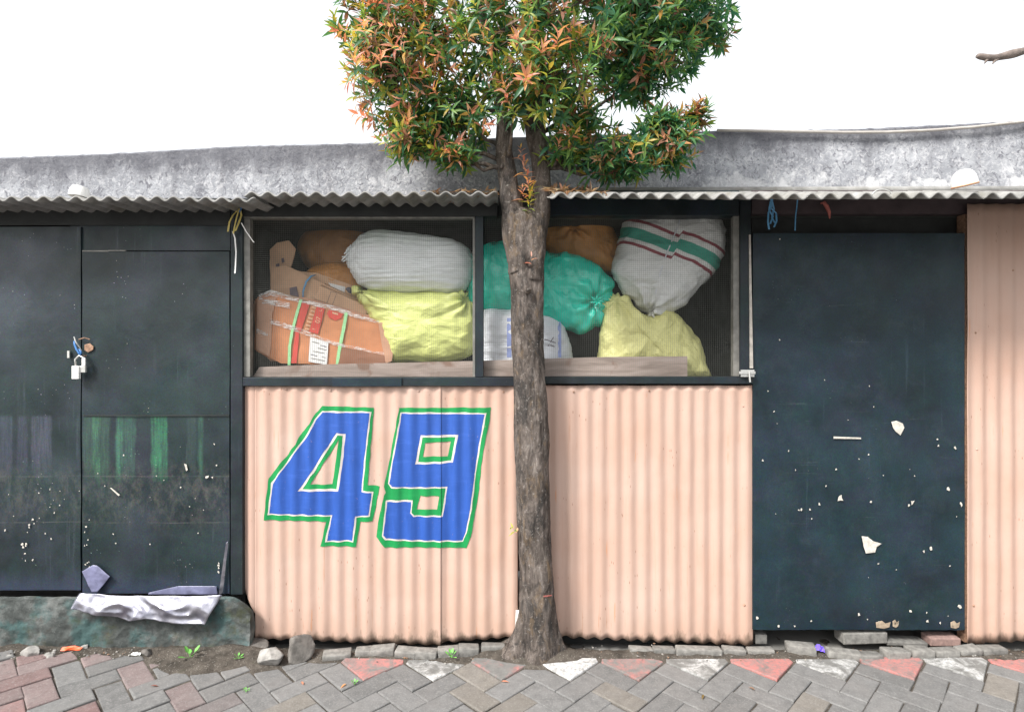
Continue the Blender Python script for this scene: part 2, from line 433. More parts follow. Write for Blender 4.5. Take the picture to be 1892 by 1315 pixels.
def striped_base(g):
    YS = 0.25
    x, y, z = g.xyz()
    a, b = P(1162, 412, YS), P(1315, 474, YS)
    d = Vector((b.x - a.x, b.z - a.z)).normalized()
    s0, s1 = P(1262, 395, YS), P(1200, 560, YS)
    # which side of the stitched seam
    side = g.math('SUBTRACT', x, g.math('ADD', g.math('MULTIPLY', z, (s0.x - s1.x) / (s0.z - s1.z)), s1.x - s1.z * (s0.x - s1.x) / (s0.z - s1.z)))
    step = g.rng(side, -0.004, 0.004, 0, 0.026)
    t = g.math('ADD', g.math('MULTIPLY', x, d.y), g.math('MULTIPLY', z, -d.x))
    t0 = a.x * d.y - a.z * d.x
    t = g.math('ADD', g.math('SUBTRACT', t, t0 - 0.02), step)
    t = g.math('ADD', t, g.math('MULTIPLY', g.math('SUBTRACT', g.noise(10, 3), 0.5), 0.008))
    w, mr, tl = (0.74, 0.75, 0.74), (0.26, 0.05, 0.07), (0.05, 0.33, 0.25)
    u = g.math('MULTIPLY', t, 1 / 0.26)
    c = g.ramp(u, [(0.0, w), (0.055, w), (0.07, mr), (0.12, mr), (0.135, w), (0.235, w), (0.25, tl), (0.46, tl), (0.475, w), (0.54, w), (0.555, mr), (0.605, mr), (0.62, w)])
    return g.mix(g.rng(g.noise(14, 5, .6), 0.5, 0.75, 0, 0.3), c, g.mix(1.0, c, (0.7, 0.72, 0.7), 'MULTIPLY'))

def m_card(name, col):
    g = G(name)
    c = g.ramp(g.noise(6, 6, .6), [(0.3, tuple(q * .82 for q in col)), (0.7, tuple(min(1, q * 1.15) for q in col))])
    c = g.mix(g.rng(g.noise(1.0, 4, .6, g.mapping((6, 6, 55))), 0.55, 0.7, 0, 0.2), c, tuple(q * .7 for q in col))
    return g.done(c, 0.6, 0, g.bump(g.noise(1.0, 4, .6, g.mapping((10, 10, 60))), 0.25, 0.004), 0.3)

def m_plank():
    g = G("weathered_plank")
    c = g.ramp(g.noise(1.0, 6, .65, g.mapping((3, 20, 24)), .5), [(0.3, (0.20, 0.155, 0.13)), (0.55, (0.36, 0.29, 0.255)), (0.8, (0.47, 0.40, 0.36))])
    c = g.mix(g.rng(g.noise(4.5, 4, .6, None, .5), 0.56, 0.64, 0, 0.75), c, (0.19, 0.10, 0.065))
    return g.done(c, 0.8, 0, g.bump(g.noise(1.0, 5, .6, g.mapping((4, 30, 60))), 0.3, 0.004), 0.25)

def m_number(name, col, rough=0.4):
    g = G(name)
    n = g.noise(1.0, 5, 0.6, g.mapping((30, 30, 5)))
    c = g.ramp(n, [(0.3, tuple(q * .86 for q in col)), (0.7, tuple(min(1, q * 1.12) for q in col))])
    c = g.mix(g.rng(g.noise(75, 4, .7), 0.66, 0.74, 0, 0.5), c, (0.56, 0.38, 0.31))
    c = g.mix(g.rng(g.noise(1.0, 5, .65, g.mapping((9, 9, 60))), .52, .72, 0, .22), c, tuple(min(1, q * 1.5 + .03) for q in col))
    return g.done(c, rough, 0, g.bump(g.noise(45, 4), 0.1, 0.003), 0.4)

M = {}
M['peach'] = m_peach()
M['black'] = m_black("black_paint")
M['black2'] = m_black("black_gloss_paint", (0.008, 0.020, 0.028))
M['frame'] = m_black("black_frame_paint", (0.010, 0.015, 0.018))
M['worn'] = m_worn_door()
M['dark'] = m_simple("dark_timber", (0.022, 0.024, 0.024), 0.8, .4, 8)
M['inside'] = m_simple("inside_boards", (0.035, 0.038, 0.036), 0.9, .4, 8)
M['purple'] = m_simple("brown_beam", (0.055, 0.038, 0.042), 0.75, .35, 9)
M['conc'] = m_concrete()
M['plinth'] = m_plinth()
M['roof'] = m_roof()
M['bark'] = m_bark()
M['deadbark'] = m_simple("dead_bark", (0.16, 0.13, 0.115), 0.9, .4, 30, .6)
M['leaf'] = m_leaf()
M['paver'] = m_paver()
M['soil'] = m_soil()
M['ground'] = m_simple("ground", (0.16, 0.155, 0.145), 0.95, .3, 3)
M['trim'] = m_simple("grey_trim", (0.17, 0.165, 0.15), 0.55, .3, 25)
M['trim2'] = m_simple("pale_trim", (0.42, 0.39, 0.35), 0.6, .3, 30)
M['white'] = m_simple("white_plastic", (0.78, 0.77, 0.75), 0.45, .08, 20, .08)
M['chip'] = m_simple("bare_filler", (0.50, 0.47, 0.42), 0.8, .25, 60)
M['wire'] = m_simple("mesh_wire", (0.16, 0.165, 0.15), 0.5, .2, 30, 0)
M['steel'] = m_simple("galvanised_steel", (0.55, 0.55, 0.53), 0.4, .15, 40, .1, 0.6)
M['rust'] = m_simple("rusty_steel", (0.30, 0.18, 0.12), 0.7, .4, 60, .3, 0.2)
def m_foil():
    g = G("aluminium_sheet")
    n = g.noise(18, 5)
    c = g.ramp(n, [(0.3, (0.15, 0.15, 0.19)), (0.7, (0.33, 0.33, 0.37))])
    return g.done(c, g.ramp(g.noise(9, 4), [(0.3, 0.25), (0.7, 0.42)]), 0.8, g.bump(g.noise(16, 4), 0.25, 0.01))
M['foil'] = m_foil()
M['film'] = m_simple("lilac_film", (0.15, 0.155, 0.25), 0.3, .3, 20, .3)
M['blue'] = m_simple("blue_plastic", (0.06, 0.19, 0.45), 0.45, .2, 40)
M['lblue'] = m_simple("blue_strap", (0.13, 0.36, 0.62), 0.45, .2, 40)
M['yel'] = m_simple("yellow_strap", (0.50, 0.40, 0.12), 0.5, .2, 40)
M['gstrap'] = m_simple("green_strap", (0.32, 0.66, 0.32), 0.4, .12, 60)
M['pinkrag'] = m_simple("red_rag", (0.40, 0.12, 0.10), 0.8, .3, 40)
M['orange_scrap'] = m_simple("orange_plastic", (0.80, 0.12, 0.04), 0.4, .15, 30)
M['violet'] = m_simple("violet_plastic", (0.16, 0.10, 0.75), 0.4, .2, 30)
M['stone'] = m_simple("grey_stone", (0.26, 0.25, 0.235), 0.95, .35, 30, .7)
M['stone2'] = m_simple("dark_stone", (0.125, 0.115, 0.105), 0.95, .4, 25, .8)
M['brick'] = m_simple("weathered_paver", (0.185, 0.178, 0.165), 0.95, .35, 35, .6)
M['brick2'] = m_simple("dark_paver", (0.15, 0.145, 0.135), 0.95, .35, 35, .6)
M['brickred'] = m_simple("reddish_paver", (0.25, 0.165, 0.145), 0.95, .3, 35, .6)
M['weed'] = m_simple("weed_leaf", (0.13, 0.36, 0.07), 0.5, .25, 60, .1)
M['cable'] = m_simple("grey_cable", (0.42, 0.39, 0.36), 0.6, .15, 20)
M['numblue'] = m_number("blue_number_paint", (0.022, 0.080, 0.34))
M['numgreen'] = m_number("green_number_paint", (0.008, 0.235, 0.062))
M['numwhite'] = m_number("white_number_line", (0.56, 0.50, 0.475), 0.55)
M['kraft'] = m_card("kraft_card", (0.60, 0.38, 0.24))
M['ocard'] = m_card("orange_card", (0.54, 0.225, 0.105))
M['redprint'] = m_card("red_print", (0.58, 0.075, 0.055))
M['cardpale'] = m_simple("pale_print", (0.66, 0.40, 0.25), 0.6, .1, 40)
M['tape'] = m_card("tan_tape", (0.52, 0.29, 0.19))
M['label'] = m_simple("paper_label", (0.70, 0.70, 0.69), 0.6, .05, 40, .05)
M['ink'] = m_simple("ink_print", (0.10, 0.10, 0.13), 0.6, .1, 40, 0)
M['darkprint'] = m_simple("dark_print", (0.12, 0.09, 0.11), 0.6, .2, 40, 0)
M['wrap'] = m_simple("stretch_film", (0.74, 0.70, 0.68), 0.18, .1, 20, .2)
M['plank'] = m_plank()
def m_film():
    g = G("clear_stretch_film")
    g.done((0.8, 0.78, 0.76), 0.15, 0, g.bump(g.noise(60, 4), .4, .005), .6)
    tr = g.nt.nodes.new("ShaderNodeBsdfTransparent"); ms = g.nt.nodes.new("ShaderNodeMixShader")
    g.lk(g.rng(g.noise(1.0, 5, .7, g.mapping((30, 30, 120))), .42, .62, .05, .85), ms.inputs[0])
    g.lk(tr.outputs[0], ms.inputs[1]); g.lk(g.bsdf.outputs[0], ms.inputs[2]); g.lk(ms.outputs[0], g.out.inputs[0])
    return g.mat
M['wrap'] = m_film()

# ================================================================ SETTING: ground and pavement
rnd = random.Random(7)
gb = MB()
gb.box(-120, 120, -120, 160, -0.25, -0.06)
tag(gb.build("ground", M['ground'], origin=False), kind="structure")

def gz(x):                       # the paving climbs a little towards the left
    return max(0.0, (-1.2 - x)) * 0.022

# soil sheet under and beside the pavers: real humps along the foot of the shed
sb = MB()
nx, ny = 260, 60
x0, x1, y0, y1 = -4.2, 4.2, -1.2, 0.30
vs, fs = [], []
for j in range(ny + 1):
    for i in range(nx + 1):
        x = x0 + (x1 - x0) * i / nx; t = j / ny
        y = y0 + (y1 - y0) * (1 - (1 - t) ** 1.8)
        z = -0.009 + gz(x)
        k = max(0, min(1, (y + 0.17) / 0.09))
        z += k * (0.014 + 0.016 * noise.noise(Vector((x * 9, y * 9, 1))) + 0.008 * noise.noise(Vector((x * 30, y * 30, 4))))
        # hump of earth at the tree and to the left of the sheets
        z += 0.035 * math.exp(-((x - 0.10) / 0.22) ** 2 - ((y + 0.05) / 0.13) ** 2)
        z += 0.030 * math.exp(-((x + 1.45) / 0.28) ** 2 - ((y + 0.10) / 0.16) ** 2)
        k2 = max(0, min(1, (y + 0.035) / 0.05)) * max(0, min(1, (abs(x - .10) - .12) / .12)) * (1 if x > -1.42 else 0)
        z -= k2 * 0.055
        if y > 0.09: z -= 0.02
        vs.append((x, y, z))
for j in range(ny):
    for i in range(nx):
        a = j * (nx + 1) + i
        fs.append((a, a + 1, a + nx + 2, a + nx + 1))
sb.add(vs, fs)
tag(sb.build("soil", M['soil'], smooth=True, origin=False), kind="structure")

W = 0.1138                        # paver width; length 2W
TIPX, TIPY = -0.048, -0.300
RT = W / math.sqrt(2)
def lat(i, j):                    # lattice -> world, 45 degree herringbone
    return (TIPX + (i - j) * RT, TIPY + (i + j) * RT)
def inside(i, j):
    cx, cy = lat(i + .5, j + .5)
    if cx < -0.90:
        return cy < -0.075 + 0.03 * noise.noise(Vector((cx * 3, 0, 0))) and not (-1.72 < cx < -1.22 and cy > -0.175)
    return (i // 2) + (j // 2) < 0
pv = MB()
pave_loose = []
NV = 46
for i in range(-NV, NV):
    for j in range(-NV, NV):
        k = (i - j) % 4
        if k == 0: cells = ((i, j), (i + 1, j))
        elif k == 3: cells = ((i, j), (i, j + 1))
        else: continue
        ok = [c for c in cells if inside(*c)]
        if not ok: continue
        cx, cy = lat(*[sum(q) / len(ok) + .5 for q in zip(*ok)])
        if not (-4.0 < cx < 4.0 and -2.9 < cy): continue
        ia, ja = min(c[0] for c in ok), min(c[1] for c in ok)
        ib, jb = max(c[0] for c in ok) + 1, max(c[1] for c in ok) + 1
        quad = [lat(ia, ja), lat(ib, ja), lat(ib, jb), lat(ia, jb)]
        mx = sum(q[0] for q in quad) / 4; my = sum(q[1] for q in quad) / 4
        ang = rnd.gauss(0, 0.014); ox, oy = rnd.gauss(0, .0018), rnd.gauss(0, .0018)
        tx, ty = rnd.gauss(0, .012), rnd.gauss(0, .012)
        zt = gz(mx) + rnd.gauss(0, .0025)
        g_ = rnd.uniform(.002, .0055)
        def ring(inset, z):
            out = []
            for (qx, qy) in quad:
                dx, dy = qx - mx, qy - my
                # shrink along the two lattice axes
                u = (dx + dy) / math.sqrt(2); v = (dy - dx) / math.sqrt(2)
                u -= math.copysign(inset, u); v -= math.copysign(inset, v)
                dx, dy = (u - v) / math.sqrt(2), (u + v) / math.sqrt(2)
                rx, ry = dx * math.cos(ang) - dy * math.sin(ang), dx * math.sin(ang) + dy * math.cos(ang)
                out.append((mx + rx + ox, my + ry + oy, z + rx * tx + ry * ty))
            return out
        vv = ring(g_ / 2, zt - .05) + ring(g_ / 2, zt - .005) + ring(g_ / 2 + .0025, zt - .0012) + ring(g_ / 2 + .007, zt)
        ff = [(12, 13, 14, 15)]
        for r_ in range(3):
            for q in range(4):
                ff.append((r_ * 4 + q, r_ * 4 + (q + 1) % 4, r_ * 4 + 4 + (q + 1) % 4, r_ * 4 + 4 + q))
        br = rnd.uniform(.85, 1.15)
        col = [0.158 * br, 0.157 * br, 0.155 * br]
        redness = max(0, min(1, (-1.62 - mx + rnd.gauss(0, .22)) / .35)) * (rnd.random() < .6) * rnd.uniform(.45, 1)
        if redness: col = [c * (1 - redness * .8) + q * redness * .8 for c, q in zip(col, (0.225 * br, 0.125 * br, 0.118 * br))]
        elif rnd.random() < .08: col = [0.17 * br, 0.157 * br, 0.14 * br]
        pv.add(vv, ff, 0, (*col, 1))
pav = tag(pv.build("pavement", M['paver'], tint=True, origin=False), kind="structure")

# bishop-hat edge pavers, painted red and white in turn, set in the edge of the pavement
def hat(name, k, mat, lab):
    tx_, ty_ = TIPX + k * 0.3219, TIPY
    H = 0.161 - .006
    pts = [(0, .009), (H, H + .004), (H - .004, H + .034), (0.02, H + .037 + rnd.uniform(-.004, .004)), (-H + .006, H + .034), (-H, H + .004)]
    a = rnd.gauss(0, .02)
    mb = MB()
    def ring(s, z):
        return [(tx_ + (p[0] * math.cos(a) - (p[1] - .1) * math.sin(a)) * s, ty_ + .1 + (p[0] * math.sin(a) + (p[1] - .1) * math.cos(a)) * s, z + p[0] * ta + p[1] * tb) for p in pts]
    ta, tb = rnd.gauss(0, .012), rnd.gauss(0.02, .015)
    z = rnd.uniform(-.001, .004)
    n = len(pts)
    vv = ring(1, z - .05) + ring(1, z - .006) + ring(.975, z - .001) + ring(.95, z)
    ff = [[3 * n + q for q in range(n)]]
    for r_ in range(3):
        for q in range(n): ff.append((r_ * n + q, r_ * n + (q + 1) % n, (r_ + 1) * n + (q + 1) % n, (r_ + 1) * n + q))
    mb.add(vv, ff)
    o = mb.build(name, mat, pav)
    o["label"] = lab
RED = (0.44, 0.165, 0.15); WHT = (0.56, 0.56, 0.555)
hats = [(-3, None), (-2, ("red", .10)), (-1, ("white", .03)), (0, ("red", .03)), (1, ("white", .20)), (2, ("red", .03)), (3, ("white", .06)), (4, ("red", .16)), (5, ("white", .05)),
        (6, ("red", .13)), (7, ("white", .06)), (8, ("red", .2)), (9, ("white", 0)), (10, ("red", .1))]
for k, s in hats:
    if s is None: continue
    kind, am = s
    m = m_paintpaver("%s_painted_paver" % kind, RED if kind == "red" else WHT, am)
    hat("edge_paver", k, m, "%s edge paver, paint worn off in patches" % ("red painted" if kind == "red" else "white painted"))

# ================================================================ CONCRETE WALL behind the roof
YW = 0.40
top_px = [(-700, 300), (-300, 296), (0, 290), (110, 286), (230, 281), (450, 268), (560, 266), (700, 262), (820, 258), (1000, 250), (1200, 245), (1330, 240), (1480, 239), (1600, 236), (1750, 229), (1892, 222), (2150, 214), (2600, 205)]
cw = MB()
NXW = 420
xa, xb = X(-700, YW), X(2600, YW)
def topz(x):
    px = x * F / (YW - CY) + 946
    for (p0, q0), (p1, q1) in zip(top_px, top_px[1:]):
        if p0 <= px <= p1:
            return Z(q0 + (q1 - q0) * (px - p0) / (p1 - p0), YW)
    return Z(top_px[-1][1], YW)
vs, fs = [], []
for i in range(NXW + 1):
    x = xa + (xb - xa) * i / NXW
    tz = topz(x) + 0.004 * noise.noise(Vector((x * 14, 0, 0))) + 0.005 * noise.noise(Vector((x * 45, 3, 0)))
    wob = 0.004 * noise.noise(Vector((x * 3, 7, 0)))
    vs += [(x, YW + wob, 2.305), (x, YW + wob + 0.002, tz - .012), (x, YW + .014, tz), (x, YW + .13, tz - .006), (x, YW + .13, 2.305)]
for i in range(NXW):
    a, b = i * 5, i * 5 + 5
    for q in range(4): fs.append((a + q, b + q, b + q + 1, a + q + 1))
    fs.append((a + 4, b + 4, b, a))
fs.append((0, 1, 2, 3, 4)); e = NXW * 5; fs.append((e + 4, e + 3, e + 2, e + 1, e))
cw.add(vs, fs)
tag(cw.build("concrete_wall", M['conc']), "long stained grey concrete wall rising above the corrugated roof edge", "wall")

# ================================================================ SHED
YF = 0.05                         # front plane of doors and sheets
shed = thing("market_shed", (0, 0.3, 0), "long low roadside shed with black doors, peach corrugated panels and wire mesh window", "shed")
PITCH, AMP = 0.0772, 0.0048
PH = X(470, YF)
def cor(x): return AMP * math.sin(2 * PI * (x - PH) / PITCH)

def corrugated(name, px0, px1, ztop, zbot, yoff, mat, seed, wob=.004):
    """zbot / ztop: functions of x"""
    xa, xb = X(px0, YF), X(px1, YF)
    n = max(4, int((xb - xa) / PITCH * 14)); nz = 44
    vs, fs = [], []
    for i in range(n + 1):
        x = xa + (xb - xa) * i / n
        zb, zt = zbot(x), ztop(x)
        for j in range(nz + 1):
            t = j / nz
            z = zb + (zt - zb) * t
            y = YF + yoff + cor(x) + wob * noise.noise(Vector((x * 2.3 + seed, z * 2.0, seed))) + .0012 * noise.noise(Vector((x * 30, z * 7, seed)))
            if t < 0.1: y += (1 - t / .1) ** 2 * .006 * noise.noise(Vector((x * 12, seed, 0)))
            vs.append((x, y, z))
    for i in range(n):
        for j in range(nz):
            a = i * (nz + 1) + j
            fs.append((a, a + nz + 1, a + nz + 2, a + 1))
    mb = MB(); mb.add(vs, fs)
    o = mb.build(name, mat, shed, smooth=True)
    sm = o.modifiers.new("thick", 'SOLIDIFY'); sm.thickness = 0.0012; sm.offset = 0
    return o
def lin(px0, py0, px1, py1, jag=.004, s=0):
    def f(x):
        px = x * F / (YF - CY) + 946
        py = py0 + (py1 - py0) * (px - px0) / (px1 - px0)
        return Z(py, YF) + jag * noise.noise(Vector((x * 25, s, 2))) + jag * .6 * math.sin(2 * PI * (x - PH) / PITCH)
    return f
ztop = lambda x: Z(712, YF) + .003 * noise.noise(Vector((x * 8, 1, 1)))
def strip_bot(x):
    px = x * F / (YF - CY) + 946
    return Z(1082 + max(0, min(1, (px - 441) / 33)) ** 1.3 * 60, YF)
p_strip = corrugated("wall_panel", 441, 476, ztop, strip_bot, .006, M['peach'], 1)
p_main = corrugated("wall_panel", 471, 815, ztop, lin(471, 1179, 815, 1191, .004, 1), 0, M['peach'], 1)
p_mid = corrugated("wall_panel", 813, 957, ztop, lin(813, 1187, 957, 1176, .004, 2), .005, M['peach'], 1)
p_right = corrugated("wall_panel", 962, 1393, ztop, lin(1014, 1176, 1393, 1193, .008, 3), 0.007, M['peach'], 4)
ztr = lambda x: Z(377, YF)
p_far = corrugated("wall_panel", 1786, 2500, ztr, lin(1786, 1190, 1892, 1183, .003, 4) , 0.0, M['peach'], 6)

# the painted number, laid on the waves of the sheet
def inset_loop(pts, d):
    """offset a closed px polygon: positive d grows it (y-down px coords)"""
    n = len(pts); A = sum(pts[i][0] * pts[(i + 1) % n][1] - pts[(i + 1) % n][0] * pts[i][1] for i in range(n))
    s = 1 if A > 0 else -1
    out = []
    for i in range(n):
        p0, p, p1 = Vector(pts[i - 1]), Vector(pts[i]), Vector(pts[(i + 1) % n])
        a = (p - p0).normalized(); b = (p1 - p).normalized()
        na, nb = Vector((a.y, -a.x)) * s, Vector((b.y, -b.x)) * s
        m = na + nb
        if m.length < 1e-4: m = na
        m = m.normalized(); k = d / max(.45, m.dot(na))
        out.append((p.x + m.x * k, p.y + m.y * k))
    return out
def zpx(pts, ox, oy, s): return [(ox + x / s, oy + y / s) for x, y in pts]
S4 = 1033 / 220.0
f_blue = zpx([(550, 103), (955, 106), (918, 440), (880, 790), (972, 800), (945, 990), (828, 1003), (805, 1208), (585, 1210), (628, 990), (330, 985), (85, 975), (112, 720), (215, 580), (330, 420), (430, 285), (490, 165)], 480, 740, S4)
f_hole = zpx([(668, 278), (745, 290), (718, 560), (685, 782), (330, 788), (455, 610), (560, 440)], 480, 740, S4)
f_peach = zpx([(690, 335), (660, 530), (630, 722), (440, 728), (530, 580)], 480, 740, S4)
f_green_in = inset_loop(f_hole, -4.2)
f_white = inset_loop(f_blue, 2.7)
f_green = zpx([(545, 45), (990, 60), (972, 300), (940, 730), (1040, 738), (1010, 900), (978, 1040), (870, 1050), (835, 1262), (530, 1260), (578, 1045), (300, 1040), (38, 1032), (80, 672), (200, 520), (310, 380), (365, 275), (430, 205), (480, 110)], 480, 740, S4)
S9 = 1080 / 230.0
n_blue = zpx([(248, 112), (600, 116), (965, 118), (915, 380), (875, 640), (840, 940), (798, 2140 / 1.0 if False else 1140), (770, 1212), (600, 1210), (350, 1205), (110, 1195), (90, 1165), (105, 1020), (122, 878), (330, 872), (322, 970), (350, 1005), (602, 1006), (622, 880), (640, 745), (400, 748), (160, 745), (138, 715), (170, 540), (205, 360)], 690, 740, S9)
n_hole = zpx([(410, 300), (735, 295), (690, 535), (600, 545), (365, 552), (385, 430)], 690, 740, S9)
n_hole_p = zpx([(450, 366), (670, 352), (645, 482), (432, 485)], 690, 740, S9)
n_white = inset_loop(n_blue, 2.7)
n_green = zpx([(225, 62), (600, 60), (1018, 60), (1005, 180), (965, 380), (935, 560), (918, 760), (885, 960), (845, 1180), (805, 1275), (450, 1270), (105, 1272), (25, 1180), (40, 1060), (92, 820), (108, 800), (92, 745), (135, 540), (185, 280)], 690, 740, S9)
n_low_p = zpx([(405, 826), (572, 824), (555, 940), (375, 942)], 690, 740, S9)

def wobble(loop, amp=.5, step=5.0, sd=0):
    out = []
    n = len(loop)
    for i in range(n):
        a, b = Vector(loop[i]), Vector(loop[(i + 1) % n])
        k = max(1, int((b - a).length / step))
        for q in range(k):
            p = a.lerp(b, q / k)
            w = Vector((noise.noise(Vector((p.x * .06, p.y * .06, sd))), noise.noise(Vector((p.x * .06, p.y * .06, sd + 9)))))
            out.append((p.x + w.x * amp * 2, p.y + w.y * amp * 2))
    return out
SEAM = X(815, YF)
def paint(mb, outer, holes, off, mi, sd):
    loops = [wobble(outer, .6, 5, sd)] + [wobble(h, .5, 5, sd + 3) for h in holes]
    l3 = [[Vector((X(p[0], YF), Z(p[1], YF), 0)) for p in l] for l in loops]
    tris = geometry.tessellate_polygon(l3)
    flat = [v for l in l3 for v in l]
    bm = bmesh.new()
    bv = [bm.verts.new((v.x, 0, v.y)) for v in flat]
    for t in tris:
        try: bm.faces.new([bv[i] for i in t])
        except ValueError: pass
    xs = [v.x for v in flat]; zs = [v.y for v in flat]
    x = math.floor(min(xs) / (PITCH / 14)) * (PITCH / 14)
    cuts = []
    while x < max(xs): cuts.append(x); x += PITCH / 14
    cuts += [SEAM - .0004, SEAM + .0004]
    for cx in cuts:
        bmesh.ops.bisect_plane(bm, geom=bm.verts[:] + bm.edges[:] + bm.faces[:], plane_co=(cx, 0, 0), plane_no=(1, 0, 0))
    z = min(zs)
    while z < max(zs):
        bmesh.ops.bisect_plane(bm, geom=bm.verts[:] + bm.edges[:] + bm.faces[:], plane_co=(0, 0, z), plane_no=(0, 0, 1)); z += .03
    for v in bm.verts:
        x, z = v.co.x, v.co.z
        y = YF + cor(x) + .004 * noise.noise(Vector((x * 2.3 + 1, z * 2.0, 1))) + .0012 * noise.noise(Vector((x * 30, z * 7, 1)))
        if x > SEAM: y += .005
        v.co.y = y - off
    bm.verts.index_update()
    mb.add([v.co[:] for v in bm.verts], [[v.index for v in f.verts] for f in bm.faces], mi)
    bm.free()
n4 = MB()
paint(n4, f_green, [f_peach], .0034, 0, 1)
paint(n4, f_white, [inset_loop(f_hole, -4.2)], .0042, 1, 2)
paint(n4, f_blue, [f_hole], .0050, 2, 3)
n4.build("painted_number", [M['numgreen'], M['numwhite'], M['numblue']], p_main, smooth=True)["label"] = "blue number 4 with white line and green outline"
n9 = MB()
paint(n9, n_green, [n_hole_p, n_low_p], .0034, 0, 5)
paint(n9, n_white, [inset_loop(n_hole, -4.0)], .0042, 1, 6)
paint(n9, n_blue, [n_hole], .0050, 2, 7)
n9.build("painted_number", [M['numgreen'], M['numwhite'], M['numblue']], p_main, smooth=True)["label"] = "blue number 9 with white line and green outline"

def screw(px, py, panel, yo=0.0):
    mb = MB(); c = P(px, py, YF); y = YF + yo + cor(c.x) - .001
    vs, fs = [], []
    for r_, dy in ((.0055, 0), (.005, -.0025), (.003, -.004)):
        for k in range(8):
            a = 2 * PI * k / 8; vs.append((c.x + r_ * math.cos(a), y + dy, c.z + r_ * math.sin(a)))
    for r_ in range(2):
        for k in range(8): fs.append((r_ * 8 + k, r_ * 8 + (k + 1) % 8, r_ * 8 + 8 + (k + 1) % 8, r_ * 8 + 8 + k))
    fs.append([16 + k for k in range(8)])
    mb.add(vs, fs)
    mb.build("screw", M['peach'] if rnd.random() < .6 else M['rust'], panel, smooth=True)
for px, py in ((447, 790), (448, 893), (447, 990)): screw(px, py, p_strip, .006)
for px, py in ((528, 719), (610, 721), (665, 720), (773, 722), (562, 1177)): screw(px, py, p_main)
for px, py in ((888, 724), (930, 724)): screw(px, py, p_mid, .005)
for px, py in ((1374, 750), (1376, 1118), (1060, 724), (1200, 722), (1310, 722)): screw(px, py, p_right, .007)
for px, py in ((1803, 615), (1805, 830), (1800, 1119), (1870, 500)): screw(px, py, p_far)

# --- window frame
fr = MB()
def bar(px0, px1, py0, py1, y0, y1, mb): mb.pbox(px0, px1, py0, py1, y0, y1)
mb = MB()
YB = 0.032
mb.pbox(426, 448, 372, 1098, YB, .10)
mb.build("post", M['frame'], shed, bevel=.002)
mb = MB(); mb.pbox(448.2, 952, 697, 713, YB + .002, .09); mb.build("frame_rail", M['frame'], shed, bevel=.002)
mb = MB(); mb.pbox(1000, 1392, 696, 709, YB + .002, .09); mb.build("frame_rail", M['frame'], shed, bevel=.002)
mb = MB(); mb.pbox(614, 742, 698.5, 713.5, YB - .006, YB + .0015); mb.build("frame_batten", M['black2'], shed, bevel=.001)
mb = MB(); mb.pbox(878, 893, 399.5, 696.5, YB, .09); mb.build("mullion", M['frame'], shed, bevel=.002)
mb = MB(); mb.pbox(873.5, 877.5, 400, 696, YB + .02, .085); mb.build("trim_strip", M['trim'], shed)
mb = MB(); mb.pbox(448.5, 462, 404, 696, YB + .016, .085); mb.build("trim_strip", M['trim'], shed, bevel=.001)
mb = MB(); mb.pbox(1355, 1367, 399, 695, YB + .016, .085); mb.build("trim_strip", M['trim'], shed, bevel=.001)
mb = MB(); mb.pbox(1368, 1388, 366, 695.5, YB, .10); mb.build("post", M['frame'], shed, bevel=.002)
mb = MB(); mb.pbox(448.5, 877, 399.5, 403.5, YB + .014, .085); mb.build("trim_strip", M['trim'], shed)
# --- header beams
mb = MB(); mb.pbox(448.5, 919, 366, 399, .028, .12); mb.build("header_beam", M['dark'], shed, bevel=.002)
mb = MB(); mb.pbox(1010, 1366, 352, 398, .028, .12); mb.build("header_beam", M['frame'], shed, bevel=.002)
mb = MB(); mb.pbox(919.5, 1009.5, 352, 398, .075, .12); mb.build("header_beam", M['dark'], shed, bevel=.002)
mb = MB(); mb.pbox(1389, 2500, 352, 395, .075, .13); mb.build("header_beam", M['purple'], shed, bevel=.002)
mb = MB(); mb.pbox(1389, 1785, 395.5, 470, .135, .15); mb.build("transom_board", M['dark'], shed)
mb = MB(); mb.pbox(-600, 425, 366, 416, .06, .12); mb.build("header_beam", M['dark'], shed, bevel=.002)
mb = MB(); mb.pbox(-600, 425, 416.5, 480, .105, .13); mb.build("transom_board", M['dark'], shed)
# lintel over right leaf of the left doors
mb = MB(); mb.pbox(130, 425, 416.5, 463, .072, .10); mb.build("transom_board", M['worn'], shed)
# --- interior shell of the shed
YI = 1.05
xl, xr = X(-700, YF), X(2600, YF)
def slab(name, x0, x1, y0, y1, z0, z1, m): mb = MB(); mb.box(x0, x1, y0, y1, z0, z1); return mb.build(name, m, shed)
slab("back_wall", xl, xr, YI, YI + .08, 0, 2.26, M['inside'])
slab("ceiling_board", xl, xr, .13, YI + .08, 2.265, 2.295, M['inside'])
slab("side_wall", X(441, YF) - .03, X(441, YF) - .005, .135, YI - .002, 0.0, 2.26, M['inside'])
slab("side_wall", X(1390, YF) - .02, X(1390, YF) + .005, .155, YI - .002, 0.0, 2.26, M['inside'])
slab("side_wall", xl - .03, xl, .13, YI + .08, 0, 2.26, M['inside'])
slab("side_wall", xr, xr + .03, .06, YI + .08, 0, 2.26, M['inside'])
slab("shelf", X(446, YF), X(1386, YF), .095, YI - .004, 1.375, 1.400, M['inside'])
